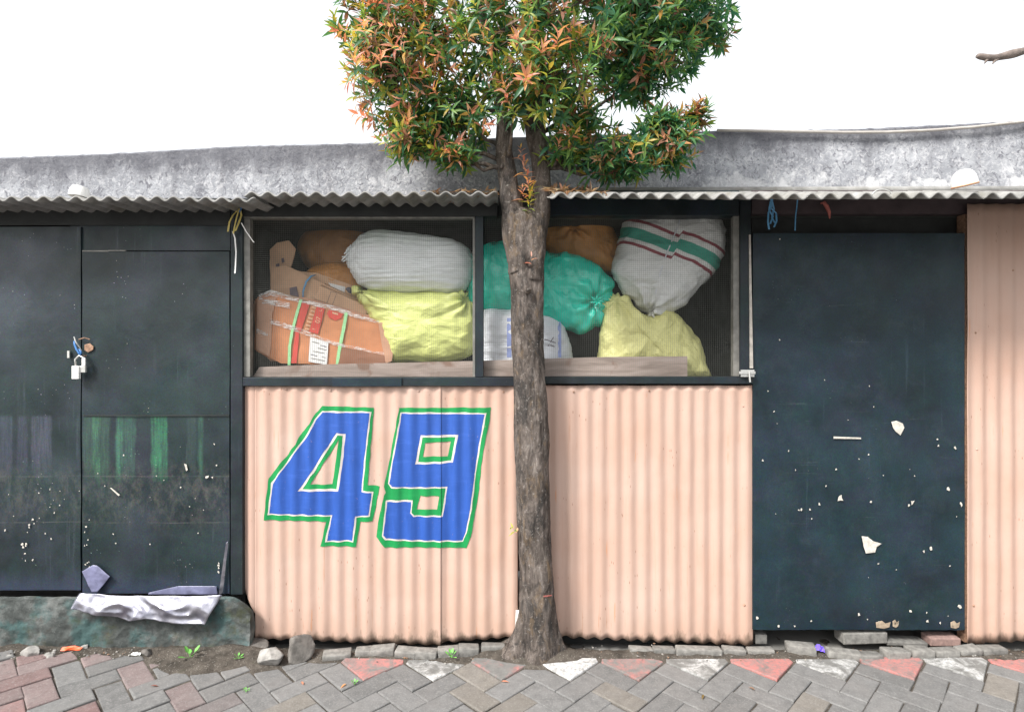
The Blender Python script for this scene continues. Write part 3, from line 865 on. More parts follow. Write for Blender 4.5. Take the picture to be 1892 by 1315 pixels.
# --- doors
def door(px0, px1, py0, py1, y, mat, wav=.004, ragged=0, th=.022, name="door"):
    """a slightly warped sheet-faced leaf with real thickness"""
    xa, xb, za, zb = X(px0, y), X(px1, y), Z(py1, y), Z(py0, y)
    n, m = 60, 70
    vs, fs = [], []
    for i in range(n + 1):
        for j in range(m + 1):
            x = xa + (xb - xa) * i / n
            zbv = za + (ragged * (noise.noise(Vector((x * 30, 3, 1))) + .7 * noise.noise(Vector((x * 90, 5, 1)))) if ragged else 0)
            z = zbv + (zb - zbv) * j / m
            vs.append((x, y + wav * (noise.noise(Vector((x * 3.1, z * 3.1, y * 50))) + .35 * noise.noise(Vector((x * 9, z * 9, 3)))), z))
    o_ = len(vs)
    vs += [(v[0], y + th, v[2]) for v in vs]
    q = m + 1
    for i in range(n):
        for j in range(m):
            a = i * q + j
            fs.append((a, a + q, a + q + 1, a + 1)); fs.append((o_ + a, o_ + a + 1, o_ + a + q + 1, o_ + a + q))
    for i in range(n):
        a = i * q; fs.append((a, o_ + a, o_ + a + q, a + q)); a = i * q + m; fs.append((a, a + q, o_ + a + q, o_ + a))
    for j in range(m):
        a = j; fs.append((a, a + 1, o_ + a + 1, o_ + a)); a = n * q + j; fs.append((a, o_ + a, o_ + a + 1, a + 1))
    mb = MB(); mb.add(vs, fs)
    return mb.build(name, mat, shed, smooth=True, autosmooth=50)
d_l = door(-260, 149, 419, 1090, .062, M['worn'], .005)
d_l["label"] = "black door leaf at the far left with faded lilac bars"
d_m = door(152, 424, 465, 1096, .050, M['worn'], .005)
slab("side_board", xl, X(-262, .062), .064, .085, Z(1090, .062), Z(417, .062), M['dark'])
d_m["label"] = "black door leaf with faded green painted bars and a torn metal foot"
d_r = door(1391, 1782, 431, 1163, YF, M['black2'], .004, .004)
d_r["label"] = "black door with white paint chips and ragged foot"
mb = MB(); mb.pbox(152, 200, 462.5, 465, .046, .052); mb.pbox(200, 232, 462, 464, .046, .052); mb.build("edge_strip", M['trim'], d_m)
mb = MB(); mb.pbox(153, 423, 766.5, 768, .041, .0445); mb.build("sheet_seam", M['dark'], d_m)
# pale raw edge and dark jamb of the right door
mb = MB(); mb.prism([(X(1383.5, .03), Z(434, .03)), (X(1386.5, .03), Z(434, .03)), (X(1391, .03), Z(680, .03)), (X(1385, .03), Z(680, .03))], .026, .0315); mb.build("edge_strip", M['trim2'], d_r)
mb = MB(); mb.pbox(1782.6, 1787.5, 395.5, 1186, .066, .12); mb.build("door_jamb", M['rust'], shed)
# bolt
mb = MB()
mb.pbox(1369, 1394, 683, 696, .018, .0255); mb.pbox(1366, 1396, 686, 691, .012, .0175)
mb.tube([P(1384, 686, .010), P(1386, 706, .006)], .005, 8)
mb.build("barrel_bolt", M['steel'], d_r, bevel=.001)
# chips of missing paint: bare filler patches on the right door, speckles on the others
def patch(mb, pts, y, seed=0):
    c = Vector((sum(p[0] for p in pts) / len(pts), sum(p[1] for p in pts) / len(pts)))
    v = [P(p[0], p[1], y) for p in pts]; v2 = [P(c.x + (p[0] - c.x) * .9, c.y + (p[1] - c.y) * .9, y - .001) for p in pts]
    n = len(pts)
    mb.add(v + v2, [list(range(n, 2 * n))] + [(i, (i + 1) % n, (i + 1) % n + n, i + n) for i in range(n)])
YC = YF - .0066
mb = MB(); patch(mb, [(1647, 779), (1656, 777), (1668, 782), (1671, 790), (1664, 804), (1655, 797), (1650, 790)], YC); mb.build("paint_chip", M['chip'], d_r)
mb = MB(); patch(mb, [(1592, 990), (1603, 991), (1613, 999), (1629, 1004), (1620, 1010), (1617, 1020), (1600, 1022), (1596, 1010)], YC); mb.build("paint_chip", M['chip'], d_r)
mb = MB(); patch(mb, [(1540, 806), (1591, 808), (1591, 811), (1540, 810)], YC); mb.build("paint_chip", M['chip'], d_r)
def blob(px, py, r, y, n=7):
    pts = []
    a0 = rnd.random() * 6
    for k in range(n):
        a = a0 + 2 * PI * k / n; rr = r * rnd.uniform(.35, 1.5)
        pts.append((px + rr * math.cos(a), py + rr * math.sin(a) * 1.2))
    q = MB(); patch(q, pts, y); q.build("paint_chip", M['chip'], cur_door)
cur_door = d_r
for px, py, r_ in ((1553, 920, 7), (1514, 931, 4), (1497, 941, 3), (1480, 941, 3), (1476, 942, 2), (1526, 898, 2), (1686, 928, 5), (1679, 934, 3), (1753, 903, 4), (1776, 931, 5), (1732, 811, 2.5), (1734, 823, 2.5),
                   (1545, 867, 2.5), (1587, 848, 2), (1605, 840, 2), (1609, 927, 2.5), (1720, 1012, 4), (1707, 1018, 3), (1623, 1041, 2.5), (1683, 1128, 4), (1587, 1135, 4), (1773, 1120, 5), (1765, 827, 3), (1457, 833, 2.5), (1419, 722, 2), (1409, 850, 3),
                   (1440, 628, 2), (1441, 442, 2), (1399, 1140, 4), (1755, 1045, 2.5), (1470, 868, 2), (1500, 958, 2), (1430, 760, 2), (1632, 878, 1.8), (1690, 879, 2)):
    blob(px, py, r_ * .68, YC)
for k in range(10): blob(rnd.uniform(1395, 1778), rnd.uniform(1143, 1158), rnd.uniform(1.0, 2.2), YC)
for k in range(12): blob(rnd.uniform(1395, 1778), rnd.uniform(700, 1150), rnd.uniform(.7, 1.3), YC)
M['rawwood'] = m_simple("bare_wood", (0.30, 0.235, 0.17), 0.85, .35, 40, .4)
for px, py, w_ in ((1632, 1153, 14), (1655, 1151, 6), (1765, 1153, 9)):
    q = MB(); patch(q, [(px - w_, py - 4), (px - w_ * .2, py - 7), (px + w_ * .3, py - 2), (px + w_, py - 5), (px + w_ * .8, py + 5), (px + w_ * .1, py + 8), (px - w_ * .9, py + 6)], YC); q.build("paint_chip", M['rawwood'], d_r)
cur_door = d_l
for k in range(19): blob(abs(rnd.gauss(60, 35)) - 5, rnd.gauss(985, 24), rnd.uniform(.7, 2.0), .0545)
for k in range(8): blob(rnd.uniform(0, 148), rnd.uniform(880, 950), rnd.uniform(.7, 1.5), .0545)
cur_door = d_m
for pts in ([(340, 856), (345, 858), (347, 868), (344, 870)], [(203, 901), (206, 901), (222, 914), (219, 916)], [(379, 880), (386, 878), (385, 882), (380, 884)], [(390, 881), (394, 880), (393, 884)]):
    q = MB(); patch(q, pts, .0425); q.build("paint_chip", M['chip'], d_m)
for k in range(16): blob(rnd.uniform(160, 420), rnd.uniform(820, 1010), rnd.uniform(.7, 1.8), .0425)
for k in range(10): blob(rnd.uniform(155, 165), rnd.uniform(960, 1050), rnd.uniform(.8, 2), .0425)
for py in (1040, 1044, 1049, 1056): blob(404, py, 2.0, .0425)

def crease(p, f, sd, no=4):
    v = 0; a = 1
    for o_ in range(no):
        v += a * (.35 - abs(noise.noise(p * f + Vector((sd, sd * 2.3, o_ * 7.1))))) ; f *= 2.1; a *= .5
    return v
# torn metal foot of the left door: crumpled sheet hanging over the plinth
def crumple(name, toppts, botpts, y, amp, mat, parent, nx=15, ny=5, seed=1, lean=.0):
    """soft crumpled sheet between a top and a bottom edge"""
    def at(pts, t):
        s = t * (len(pts) - 1); i = min(int(s), len(pts) - 2); f = s - i
        return (pts[i][0] * (1 - f) + pts[i + 1][0] * f, pts[i][1] * (1 - f) + pts[i + 1][1] * f)
    NXc, NYc = nx * 6, ny * 7
    vs, fs = [], []
    for j in range(NYc + 1):
        for i in range(NXc + 1):
            t, u = i / NXc, j / NYc
            a, b = at(toppts, t), at(botpts, t)
            w = P(a[0] * (1 - u) + b[0] * u, a[1] * (1 - u) + b[1] * u, y)
            k = crease(Vector((w.x * 1.0 + .4 * w.z, seed, w.z * 1.6)), 5.5, seed, 2) + .10 * crease(Vector((w.x, seed + 3, w.z)), 26, seed, 1)
            e = .25 + .75 * math.sin(min(1, u * 1.3) * PI / 2)
            w.y -= amp * e * (.5 + k) + lean * u
            w.z += amp * .35 * (k - .3) * max(0, u - .6)
            vs.append(w)
    for j in range(NYc):
        for i in range(NXc):
            a = j * (NXc + 1) + i
            fs.append((a, a + 1, a + NXc + 2, a + NXc + 1))
    m_ = MB(); m_.add(vs, fs)
    o = m_.build(name, mat, parent, smooth=True, autosmooth=35)
    s_ = o.modifiers.new("thick", 'SOLIDIFY'); s_.thickness = .0008
    return o
crumple("metal_flap", [(150, 1093), (200, 1098), (250, 1099), (300, 1099), (360, 1099), (411, 1098)], [(146, 1116), (190, 1128), (250, 1138), (280, 1134), (330, 1142), (388, 1145)], -.040, .046, M['foil'], d_m, 11, 4, 5, .015)["label"] = "crumpled silvery metal flap folded out at the door foot"
crumple("loose_film", [(152, 1055), (172, 1043), (180, 1044)], [(172, 1092), (182, 1092), (206, 1063)], .036, .014, M['film'], d_m, 4, 3, 3)
crumple("loose_film", [(275, 1094), (330, 1082), (400, 1082)], [(275, 1097), (330, 1097), (403, 1097)], .041, .006, M['film'], d_m, 7, 2, 8)
crumple("torn_strip", [(418, 1002), (421, 1000), (422, 1005)], [(405, 1098), (409, 1098), (413, 1092)], .038, .008, M['foil'], d_m, 3, 9, 4)

# hasp hardware on the left doors
mb = MB()
mb.pbox(124, 128, 648, 661, .050, .0565)
mb.tube([P(137, 622, .045), P(140, 632, .034), P(146, 640, .032), P(150, 648, .036)], .003, 6)
mb.build("hasp", M['steel'], d_l)
mb = MB()
mb.tube([P(146, 627, .040), P(156, 624, .030), P(166, 627, .040)], .003, 6)
crumb = [(156, 637), (166, 634), (173, 640), (172, 646), (163, 651), (156, 647)]
patch(mb, crumb, .042)
mb.tube([P(145, 658, .038), P(154, 657, .030), P(160, 657, .040)], .0022, 6)
mb.build("hasp", M['rust'], d_m)
pl = thing("padlock", P(146, 690, .03), "small pale padlock hanging at the gap between the two left door leaves", "padlock")
mb = MB(); mb.pbox(132, 145, 676, 700, .004, .022); mb.build("lock_body", M['white'], pl, bevel=.002)
mb = MB(); mb.pbox(145.5, 157.5, 676, 688, .012, .026); mb.build("lock_body", M['steel'], pl, bevel=.002)
mb = MB(); mb.tube([P(140, 677, .013), P(139, 664, .014), P(146, 657, .018), P(154, 660, .020), P(156, 677, .018)], .0048, 8); mb.build("shackle", M['steel'], pl, smooth=True)
mb = MB(); mb.pbox(150.5, 157, 661, 676, .010, .018); mb.build("keeper", M['white'], pl, bevel=.002)
mb = MB()
for pts in (([(137, 630), (138, 636), (142, 646), (147, 653), (147, 658)]), ([(146, 645), (150, 650), (148, 656)])):
    mb.tube([P(a, b, .022 - .004 * (i % 2)) for i, (a, b) in enumerate(pts)], [.003, .005, .0055, .006, .002][:len(pts)], 6)
tag(mb.build("cord", M['blue'], smooth=True), "short blue plastic cord tied to the hasp above the padlock", "cord")

# --- plinth under the left doors
pb = MB()
nX, nZ = 260, 30
xa, xb = X(-700, -.02), X(464, -.02)
vs, fs = [], []
def plz(x):
    px = x * F / 2.92 + 946
    t_ = Z(1106 + .012 * (px - 200) * 0 + 2.5 * noise.noise(Vector((x * 9, 2, 0))), -.02)
    if px > 425: t_ -= ((px - 425) / 43) ** 1.5 * .085
    return t_
for i in range(nX + 1):
    x = xa + (xb - xa) * i / nX
    tz = plz(x)
    for j in range(nZ + 1):
        t = j / nZ
        z = -.05 + (tz + .05) * t
        y = -.028 + .014 * noise.noise(Vector((x * 6, z * 8, 0))) + .010 * noise.noise(Vector((x * 22, z * 22, 5))) + .006 * noise.noise(Vector((x * 50, z * 50, 5))) - .018 * (1 - t)
        y += .03 * max(0, 1 - t / .12) * max(0, .3 + noise.noise(Vector((x * 5, 0, 9))))
        vs.append((x, y, z))
    vs.append((x, .004 + .006 * noise.noise(Vector((x * 20, 1, 1))), tz + .002)); vs.append((x, .03, tz - .09))
q = nZ + 3
for i in range(nX):
    for j in range(nZ + 2):
        a = i * q + j; fs.append((a, a + q, a + q + 1, a + 1))
fs.append([nX * q + j for j in range(q)] ); fs.append([j for j in range(q)][::-1])
pb.add(vs, fs)
pb.build("plinth", M['plinth'], shed, smooth=True, autosmooth=50)
# dark void boards behind the gaps under doors and sheets
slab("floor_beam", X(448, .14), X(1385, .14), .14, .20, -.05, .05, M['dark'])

# --- wire mesh
def wmesh(px0, px1, py0, py1, y, step):
    xa, xb, za, zb = X(px0, y), X(px1, y), Z(py1, y), Z(py0, y)
    m_ = MB(); r_ = .00048
    n = int((xb - xa) / step); k = int((zb - za) / step)
    def bow(x, z): return .006 * noise.noise(Vector((x * 2.2, z * 2.2, y))) + .0015 * noise.noise(Vector((x * 9, z * 9, 2)))
    for i in range(n + 1):
        x = xa + i * step
        pts = [(x + .0016 * noise.noise(Vector((x * 4, s * .9, 5))), y + bow(x, za + (zb - za) * s / 10), za + (zb - za) * s / 10) for s in range(11)]
        m_.tube(pts, r_, 4, cap=False)
    for j in range(k + 1):
        z = za + j * step
        pts = [(xa + (xb - xa) * s / 12, y + .0012 + bow(xa + (xb - xa) * s / 12, z), z + .0016 * noise.noise(Vector((s * .9, z * 4, 5)))) for s in range(13)]
        m_.tube(pts, r_, 4, cap=False)
    return m_.build("wire_mesh", M['wire'], shed)
wmesh(462.5, 873, 404, 696, .080, .0104)
wmesh(893.5, 1354.5, 399, 695, .080, .0104)

# --- corrugated roof sheets over the front
def roof(px0, px1, pyf, slope, y0, y1, zo, seed, pitch=.0785, amp=.0105):
    """front edge at y0, centre of the waves at pixel row pyf"""
    xa, xb = X(px0, y0), X(px1, y0)
    n = int((xb - xa) / pitch * 12); m_ = 10
    vs, fs = [], []
    for i in range(n + 1):
        x = xa + (xb - xa) * i / n
        px = x * F / (y0 - CY) + 946
        z0 = Z(pyf(px), y0) + zo
        e = .006 * noise.noise(Vector((x * 6, seed, 0)))
        for j in range(m_ + 1):
            t = j / m_; y = (y0 + e) + (y1 - y0 - e) * t
            z = z0 + slope * (y - y0) + amp * math.sin(2 * PI * x / pitch + seed) + .004 * noise.noise(Vector((x * 2, y * 4, seed)))
            vs.append((x, y, z))
    for i in range(n):
        for j in range(m_):
            a = i * (m_ + 1) + j; fs.append((a, a + m_ + 1, a + m_ + 2, a + 1))
    mb = MB(); mb.add(vs, fs)
    o = mb.build("roof_sheet", M['roof'], shed, smooth=True)
    s_ = o.modifiers.new("thick", 'SOLIDIFY'); s_.thickness = .007; s_.offset = 1
    return o
def pyl(px): return 366 - 1.5 * math.sin(px / 300)
roof(-650, 470, lambda p: 368.5 + (2 if p > 300 else 0) * (p - 300) / 170, .05, -.20, .38, 0, 1)
roof(452, 918, lambda p: 364.5, .05, -.20, .38, .012, 2)
YR = -.42
roof(1018, 1400, lambda p: 364, .30, YR, .38, 0, 3, .0795, .0125)
roof(1385, 2550, lambda p: 364 - (p - 1385) * .002, .30, YR - .03, .38, .0, 4, .0795, .0125)
mb = MB()  # fillers of the sloped right side: cap strip at the wall
mb.tube([(X(1012, .36), .36, 2.475), (X(2550, .36), .36, 2.49)], .022, 8); mb.build("cap_strip", M['roof'], shed, smooth=True)

# cable along the top of the concrete wall
mb = MB()
cp = [(1325, 241), (1400, 242), (1480, 243.5), (1560, 245), (1640, 244.5), (1720, 241), (1800, 235), (1892, 225), (2000, 213), (2300, 200)]
mb.tube([P(a, b, .375) for a, b in cp], .009, 8)
tag(mb.build("cable", M['cable'], smooth=True), "thick grey cable sagging along the top of the concrete wall", "cable")

# ================================================================ SACKS AND BUNDLES behind the mesh
def spline(pts, n):
    k = len(pts); out = []
    for i in range(k):
        p0, p1, p2, p3 = (Vector(pts[(i + q) % k]) for q in (-1, 0, 1, 2))
        for s in range(10):
            t = s / 10
            out.append(.5 * ((2 * p1) + (p2 - p0) * t + (2 * p0 - 5 * p1 + 4 * p2 - p3) * t * t + (3 * p1 - p0 - 3 * p2 + p3) * t ** 3))
    L = [0]
    for i in range(len(out)): L.append(L[-1] + (out[(i + 1) % len(out)] - out[i]).length)
    res = []; j = 0
    for q in range(n):
        s = L[-1] * q / n
        while L[j + 1] < s: j += 1
        f = (s - L[j]) / max(1e-9, L[j + 1] - L[j])
        res.append(out[j].lerp(out[(j + 1) % len(out)], f))
    return res
def sack(name, outline, y, T, mat, label, cat, amp=.010, freq=7, stretch=(1, 1, 1), knots=(), seed=0, sq=.75, na=220, nr=74, fine=None, tail=None, group="filled sacks behind the mesh"):
    C0 = Vector((sum(p[0] for p in outline) / len(outline), sum(p[1] for p in outline) / len(outline)))
    o = spline(outline, na)
    vs, fs = [], []
    c = P(C0.x, C0.y, y)
    rows = []
    for i in range(nr + 1):
        ph = PI * i / nr
        r_ = max(0, math.sin(ph)) ** sq; dep = T * math.copysign(abs(math.cos(ph)) ** .9, math.cos(ph))
        if i in (0, nr):
            rows.append([len(vs)]); vs.append(Vector((c.x, y - dep, c.z))); continue
        row = []
        for k in range(na):
            q = P(o[k].x, o[k].y, y)
            row.append(len(vs)); vs.append(Vector((c.x + (q.x - c.x) * r_, y - dep, c.z + (q.z - c.z) * r_)))
        rows.append(row)
    for i in range(nr):
        a, b = rows[i], rows[i + 1]
        for k in range(na):
            k2 = (k + 1) % na
            if len(a) == 1: fs.append((a[0], b[k2], b[k]))
            elif len(b) == 1: fs.append((a[k], a[k2], b[0]))
            else: fs.append((a[k], a[k2], b[k2], b[k]))
    me = bpy.data.meshes.new(name); me.from_pydata([v[:] for v in vs], [], fs)
    bm = bmesh.new(); bm.from_mesh(me); bmesh.ops.recalc_face_normals(bm, faces=bm.faces); bm.normal_update()
    kn = [(P(a, b, y - T * .75), s, n_, rad) for a, b, s, n_, rad in knots]
    for v in bm.verts:
        p = v.co.copy()
        pw = p + .035 * noise.noise_vector(p * 4 + Vector((seed, 0, 0)))
        ps = Vector((pw.x * stretch[0], pw.y * stretch[1], pw.z * stretch[2]))
        d = amp * crease(ps, freq, seed)
        d += amp * 1.2 * noise.noise(p * 5 + Vector((seed, 1, 1)))
        if fine: d += fine[0] * math.sin(p.z * fine[1] + 3.5 * noise.noise(Vector((p.x * 5, p.y * 4, p.z * 14 + seed)))) * (.4 + .6 * abs(noise.noise(p * 6 + Vector((0, 0, seed)))))
        for kp, s, n_, rad in kn:
            dx, dz = p.x - kp.x, p.z - kp.z
            rr = math.hypot(dx, dz); an = math.atan2(dz, dx)
            if rr < rad * 2.5:
                w = math.exp(-(rr / rad) ** 2)
                d += s * w * math.sin(an * n_ + 2.2 * noise.noise(Vector((dx * 14, dz * 14, seed)))) * min(1, rr / (.18 * rad))
                d -= s * 2.2 * math.exp(-(rr / (rad * .32)) ** 2)
        v.co = p + v.normal * d
    # settle: nothing below the shelf
    for v in bm.verts:
        if v.co.z < 1.402: v.co.z = 1.402 + (v.co.z - 1.402) * .03
    for f in bm.faces: f.smooth = True
    bot = min(v.co.z for v in bm.verts)
    off = Vector((c.x, y, bot))
    for v in bm.verts: v.co -= off
    bm.to_mesh(me); bm.free()
    me.materials.append(mat)
    ob = bpy.data.objects.new(name, me); C.objects.link(ob); ob.location = off
    return tag(ob, label, cat, group)

def lk_child(o, parent):
    """child built in world coordinates under a mesh thing that has its own origin"""
    o.parent = parent
    o.matrix_parent_inverse = Matrix.Translation(-Vector(parent.location))

def white_base(g):
    c = g.ramp(g.noise(9, 5), [(0.3, (0.72, 0.75, 0.74)), (0.7, (0.84, 0.86, 0.86))])
    z = g.xyz()[2]
    # green dye blotch on the upper side
    ed = g.math('ADD', z, g.math('MULTIPLY', g.math('SUBTRACT', g.noise(8, 5, .6), 0.5), 0.25))
    c = g.mix(g.rng(ed, 2.10, 2.26, 0, 0.55), c, (0.30, 0.44, 0.30))
    return c
MS = {
 'white': m_sack("white_woven_sack", (0.6, 0.6, 0.6), 260, .5, .3, base=white_base, pleat=1.0, pscale=(7, 7, 55)),
 'lime': m_sack("lime_plastic_bag", (0.70, 0.75, 0.26), 260, .3, .12, .10, .5, pleat=.85, pscale=(9, 9, 22)),
 'teal': m_sack("teal_plastic_bag", (0.014, 0.62, 0.46), 260, .24, .10, .12, .9, pleat=.85, pscale=(22, 14, 12)),
 'bluewhite': m_sack("white_printed_sack", (0.70, 0.72, 0.77), 260, .5, .3, .08, pleat=.7, pscale=(6, 6, 50)),
 'striped': m_sack("striped_woven_sack", (0.6, 0.6, 0.6), 240, .5, .35, base=striped_base, pleat=1.0, pscale=(12, 12, 36)),
 'yellow': m_sack("yellow_plastic_sack", (0.70, 0.68, 0.29), 260, .36, .15, .10, pleat=.95, pscale=(22, 14, 18)),
 'orange': m_sack("brown_orange_bag", (0.52, 0.24, 0.07), 260, .3, .12, .2, pleat=.8, pscale=(18, 18, 18)),
 'brown': m_sack("brown_bag", (0.34, 0.16, 0.05), 260, .4, .12, .3, pleat=.8, pscale=(18, 18, 18)),
}
s_white = sack("woven_sack", [(640, 478), (655, 452), (676, 434), (720, 428), (780, 436), (840, 445), (866, 460), (874, 490), (864, 528), (838, 543), (780, 541), (720, 539), (672, 531), (651, 510)], .24, .15, MS['white'],
     "plump off-white woven sack lying on top of the lime green bag", "sack", .009, 6, (1, 1, 2.8), ((650, 476, .005, 9, .07),), 3, .62, fine=(.004, 230))
mb = MB()
for k in range(9):
    a = k * .7; mb.tube([P(655, 474, .19), P(646 + 5 * math.cos(a), 466 + 9 * math.sin(a), .16), P(640 + 9 * math.cos(a * 1.7), 468 + 16 * math.sin(a * 1.3), .15 + .02 * math.sin(a))], [.006, .009, .003], 6)
lk_child(mb.build("tied_neck", MS['white'], origin=False), s_white)
s_lime = sack("plastic_bag", [(652, 530), (690, 541), (760, 541), (830, 540), (858, 536), (872, 545), (879, 570), (880, 630), (868, 656), (830, 666), (780, 670), (728, 671), (716, 645), (694, 600), (672, 560)], .27, .15, MS['lime'],
     "lime yellow-green plastic bag under the off-white woven sack", "bag", .018, 5, (1.0, 1, 2.0), ((866, 548, .016, 11, .13), (664, 540, .012, 9, .10)), 11, .7)
s_teal = sack("plastic_bag", [(860, 505), (874, 468), (905, 449), (945, 449), (1000, 466), (1050, 470), (1098, 492), (1130, 514), (1136, 540), (1122, 566), (1114, 596), (1074, 614), (1032, 602), (1000, 585), (940, 572), (892, 566), (866, 546)], .29, .14, MS['teal'],
     "shiny teal plastic bag tied at its right end, behind the trunk", "bag", .024, 6, (1.7, 1, 1.2), ((1104, 556, .019, 9, .17),), 21, .7)
mb = MB()
for k in range(7):
    a = 2 * PI * k / 7
    mb.tube([P(1104, 556, .185), P(1104 + 7 * math.cos(a), 556 + 7 * math.sin(a), .162), P(1104 + 16 * math.cos(a + .3), 556 + 13 * math.sin(a + .3), .17)], [.008, .007, .002], 6)
lk_child(mb.build("knot", MS['teal'], smooth=True, origin=False), s_teal)
s_bw = sack("woven_sack", [(888, 576), (930, 568), (985, 572), (1028, 588), (1046, 616), (1056, 660), (1058, 700), (1000, 706), (930, 706), (886, 700), (884, 640)], .27, .12, MS['bluewhite'],
     "white sack with blue printed bars standing under the teal bag", "sack", .010, 6, (1, 1, 2), (), 31, .6, fine=(.002, 150))
def on_front(px, py, y): return P(px, py, y)
s_str = sack("woven_sack", [(1172, 396), (1230, 384), (1300, 386), (1328, 402), (1334, 442), (1322, 488), (1302, 522), (1262, 562), (1222, 577), (1198, 592), (1174, 562), (1144, 528), (1132, 502), (1140, 460), (1154, 420)], .25, .15, MS['striped'],
     "white woven sack with red and green stripes hanging point-down at upper right", "sack", .021, 6, (1, 1, 1.8), ((1198, 580, .016, 11, .16),), 41, .7, fine=(.0016, 140))
mb = MB()
seam = [(1250, 400), (1236, 435), (1220, 475), (1207, 510), (1200, 545), (1197, 578)]
import bisect as _b
dgp = None
def drape(o, px, py, off=.005):
    """front point of a finished sack along the view ray: nearest vertex column"""
    best = None; y0_ = None
    t = P(px, py, o.location.y)
    lo = Vector(o.location)
    for v in o.data.vertices:
        w = v.co + lo
        if w.y > lo.y: continue
        d = (w.x - t.x) ** 2 + (w.z - t.z) ** 2
        if best is None or d < best: best, y0_ = d, w
    return Vector((t.x, y0_.y - off, t.z))
mb.tube([drape(s_str, a, b) for a, b in seam], .0034, 6)
lk_child(mb.build("stitched_seam", MS['bluewhite'], origin=False), s_str)
s_yel = sack("plastic_bag", [(1118, 556), (1136, 542), (1158, 550), (1176, 572), (1202, 584), (1232, 578), (1268, 598), (1288, 634), (1302, 676), (1308, 704), (1220, 708), (1112, 706), (1108, 650), (1114, 600)], .27, .12, MS['yellow'],
     "dull yellow sack slumped under the striped sack at lower right", "bag", .022, 6, (1.8, 1, 1.2), ((1136, 552, .009, 9, .15),), 51, .7)
mb = MB()
mb.tube([drape(s_yel, a, b, .004) for a, b in [(1150, 562), (1158, 585), (1175, 610), (1200, 636), (1210, 648)]], .003, 6)
lk_child(mb.build("stitched_seam", MS['yellow'], origin=False), s_yel)
sack("plastic_bag", [(1012, 420), (1040, 400), (1072, 404), (1098, 392), (1122, 408), (1138, 440), (1143, 462), (1134, 482), (1136, 504), (1104, 500), (1056, 486), (1020, 470), (1008, 444)], .42, .12, MS['orange'],
     "brown-orange plastic bag wedged between the trunk and the striped sack", "bag", .016, 7, (1, 1, 1), ((1060, 420, .012, 8, .1),), 61, .75)
sack("plastic_bag", [(556, 450), (580, 424), (622, 410), (664, 424), (690, 450), (680, 500), (640, 520), (600, 510), (566, 486)], .55, .13, MS['brown'],
     "dark brown bag in the shade behind the cardboard", "bag", .016, 7, (1, 1, 1), (), 71, .75)
sack("plastic_bag", [(566, 505), (590, 490), (630, 486), (660, 496), (672, 520), (668, 552), (640, 570), (600, 560), (572, 535)], .40, .08, MS['orange'],
     "small orange-brown bag between the kraft cardboard and the off-white sack", "bag", .012, 9, (1, 1, 2), (), 81, .75)
# blue bars printed on the white sack
M['bluebar'] = m_simple("pale_blue_print", (0.28, 0.34, 0.62), .55, .1, 30, 0)
for px in (945, 1030):
    mb = MB()
    pts = [drape(s_bw, px - 4 + (4 if px > 1000 else 0), b, .0025) for b in (590, 605, 620, 635, 650, 660)]
    vs = []
    for p in pts: vs += [p + Vector((-.012, 0, 0)), p + Vector((.012, -.0005, 0))]
    mb.add(vs, [(2 * i, 2 * i + 1, 2 * i + 3, 2 * i + 2) for i in range(len(pts) - 1)])
    lk_child(mb.build("printed_bar", M['bluebar'], origin=False), s_bw)
mb = MB()
for a, b in (((1004, 628), (1024, 634)), ((1010, 640), (1020, 624)), ((1014, 638), (1022, 641))):
    mb.tube([drape(s_bw, *a, .002), drape(s_bw, *b, .002)], .0022, 5)
lk_child(mb.build("printed_mark", M['darkprint'], origin=False), s_bw)

# --- cardboard bundles
def card_bundle(name, quads, y0, step, mats, label):
    """flattened cartons: each sheet a thin bent board behind the next"""
    t = thing(name, P(quads[0][3][0], quads[0][3][1], y0), label, "cardboard", "bundles of flattened cardboard")
    return t
t_or = thing("cardboard_bundle", P(595, 672, .16), "orange flattened cartons bound with two green straps and stretch film", "cardboard", "bundles of flattened cardboard")
def board(poly, y0, y1, mat, parent, name, bend=.006, sd=0, bevel=.0):
    """px polygon as a board with thickness; slightly buckled front"""
    n = len(poly)
    o = []
    for i in range(n):
        a, b = Vector(poly[i]), Vector(poly[(i + 1) % n])
        k = max(1, int((b - a).length / 12))
        for q in range(k):
            p = a.lerp(b, q / k)
            p += Vector((noise.noise(Vector((p.x * .05, p.y * .05, sd))), noise.noise(Vector((p.x * .05, p.y * .05, sd + 5))))) * 1.6
            o.append(p)
    mb = MB()
    cx, cy = sum(p.x for p in o) / len(o), sum(p.y for p in o) / len(o)
    m_ = len(o); vs, fs = [], []
    NR = 7
    for r_ in range(NR):
        s = 1 - r_ / NR
        for p in o:
            w = P(cx + (p.x - cx) * s, cy + (p.y - cy) * s, y0)
            w.y += bend * noise.noise(Vector((w.x * 9, w.z * 14, sd))) + .35 * bend * noise.noise(Vector((w.x * 26, w.z * 40, sd)))
            vs.append(w)
    vs.append(P(cx, cy, y0))
    for r_ in range(NR - 1):
        for k in range(m_): fs.append((r_ * m_ + k, r_ * m_ + (k + 1) % m_, (r_ + 1) * m_ + (k + 1) % m_, (r_ + 1) * m_ + k))
    for k in range(m_): fs.append(((NR - 1) * m_ + k, (NR - 1) * m_ + (k + 1) % m_, NR * m_))
    b0 = len(vs)
    for p in o: w = P(p.x, p.y, y0); w.y = y1; vs.append(w)
    for k in range(m_): fs.append((k, b0 + k, b0 + (k + 1) % m_, (k + 1) % m_))
    fs.append([b0 + k for k in range(m_)])
    mb.add(vs, fs)
    return mb.build(name, mat, parent, smooth=True, autosmooth=40)
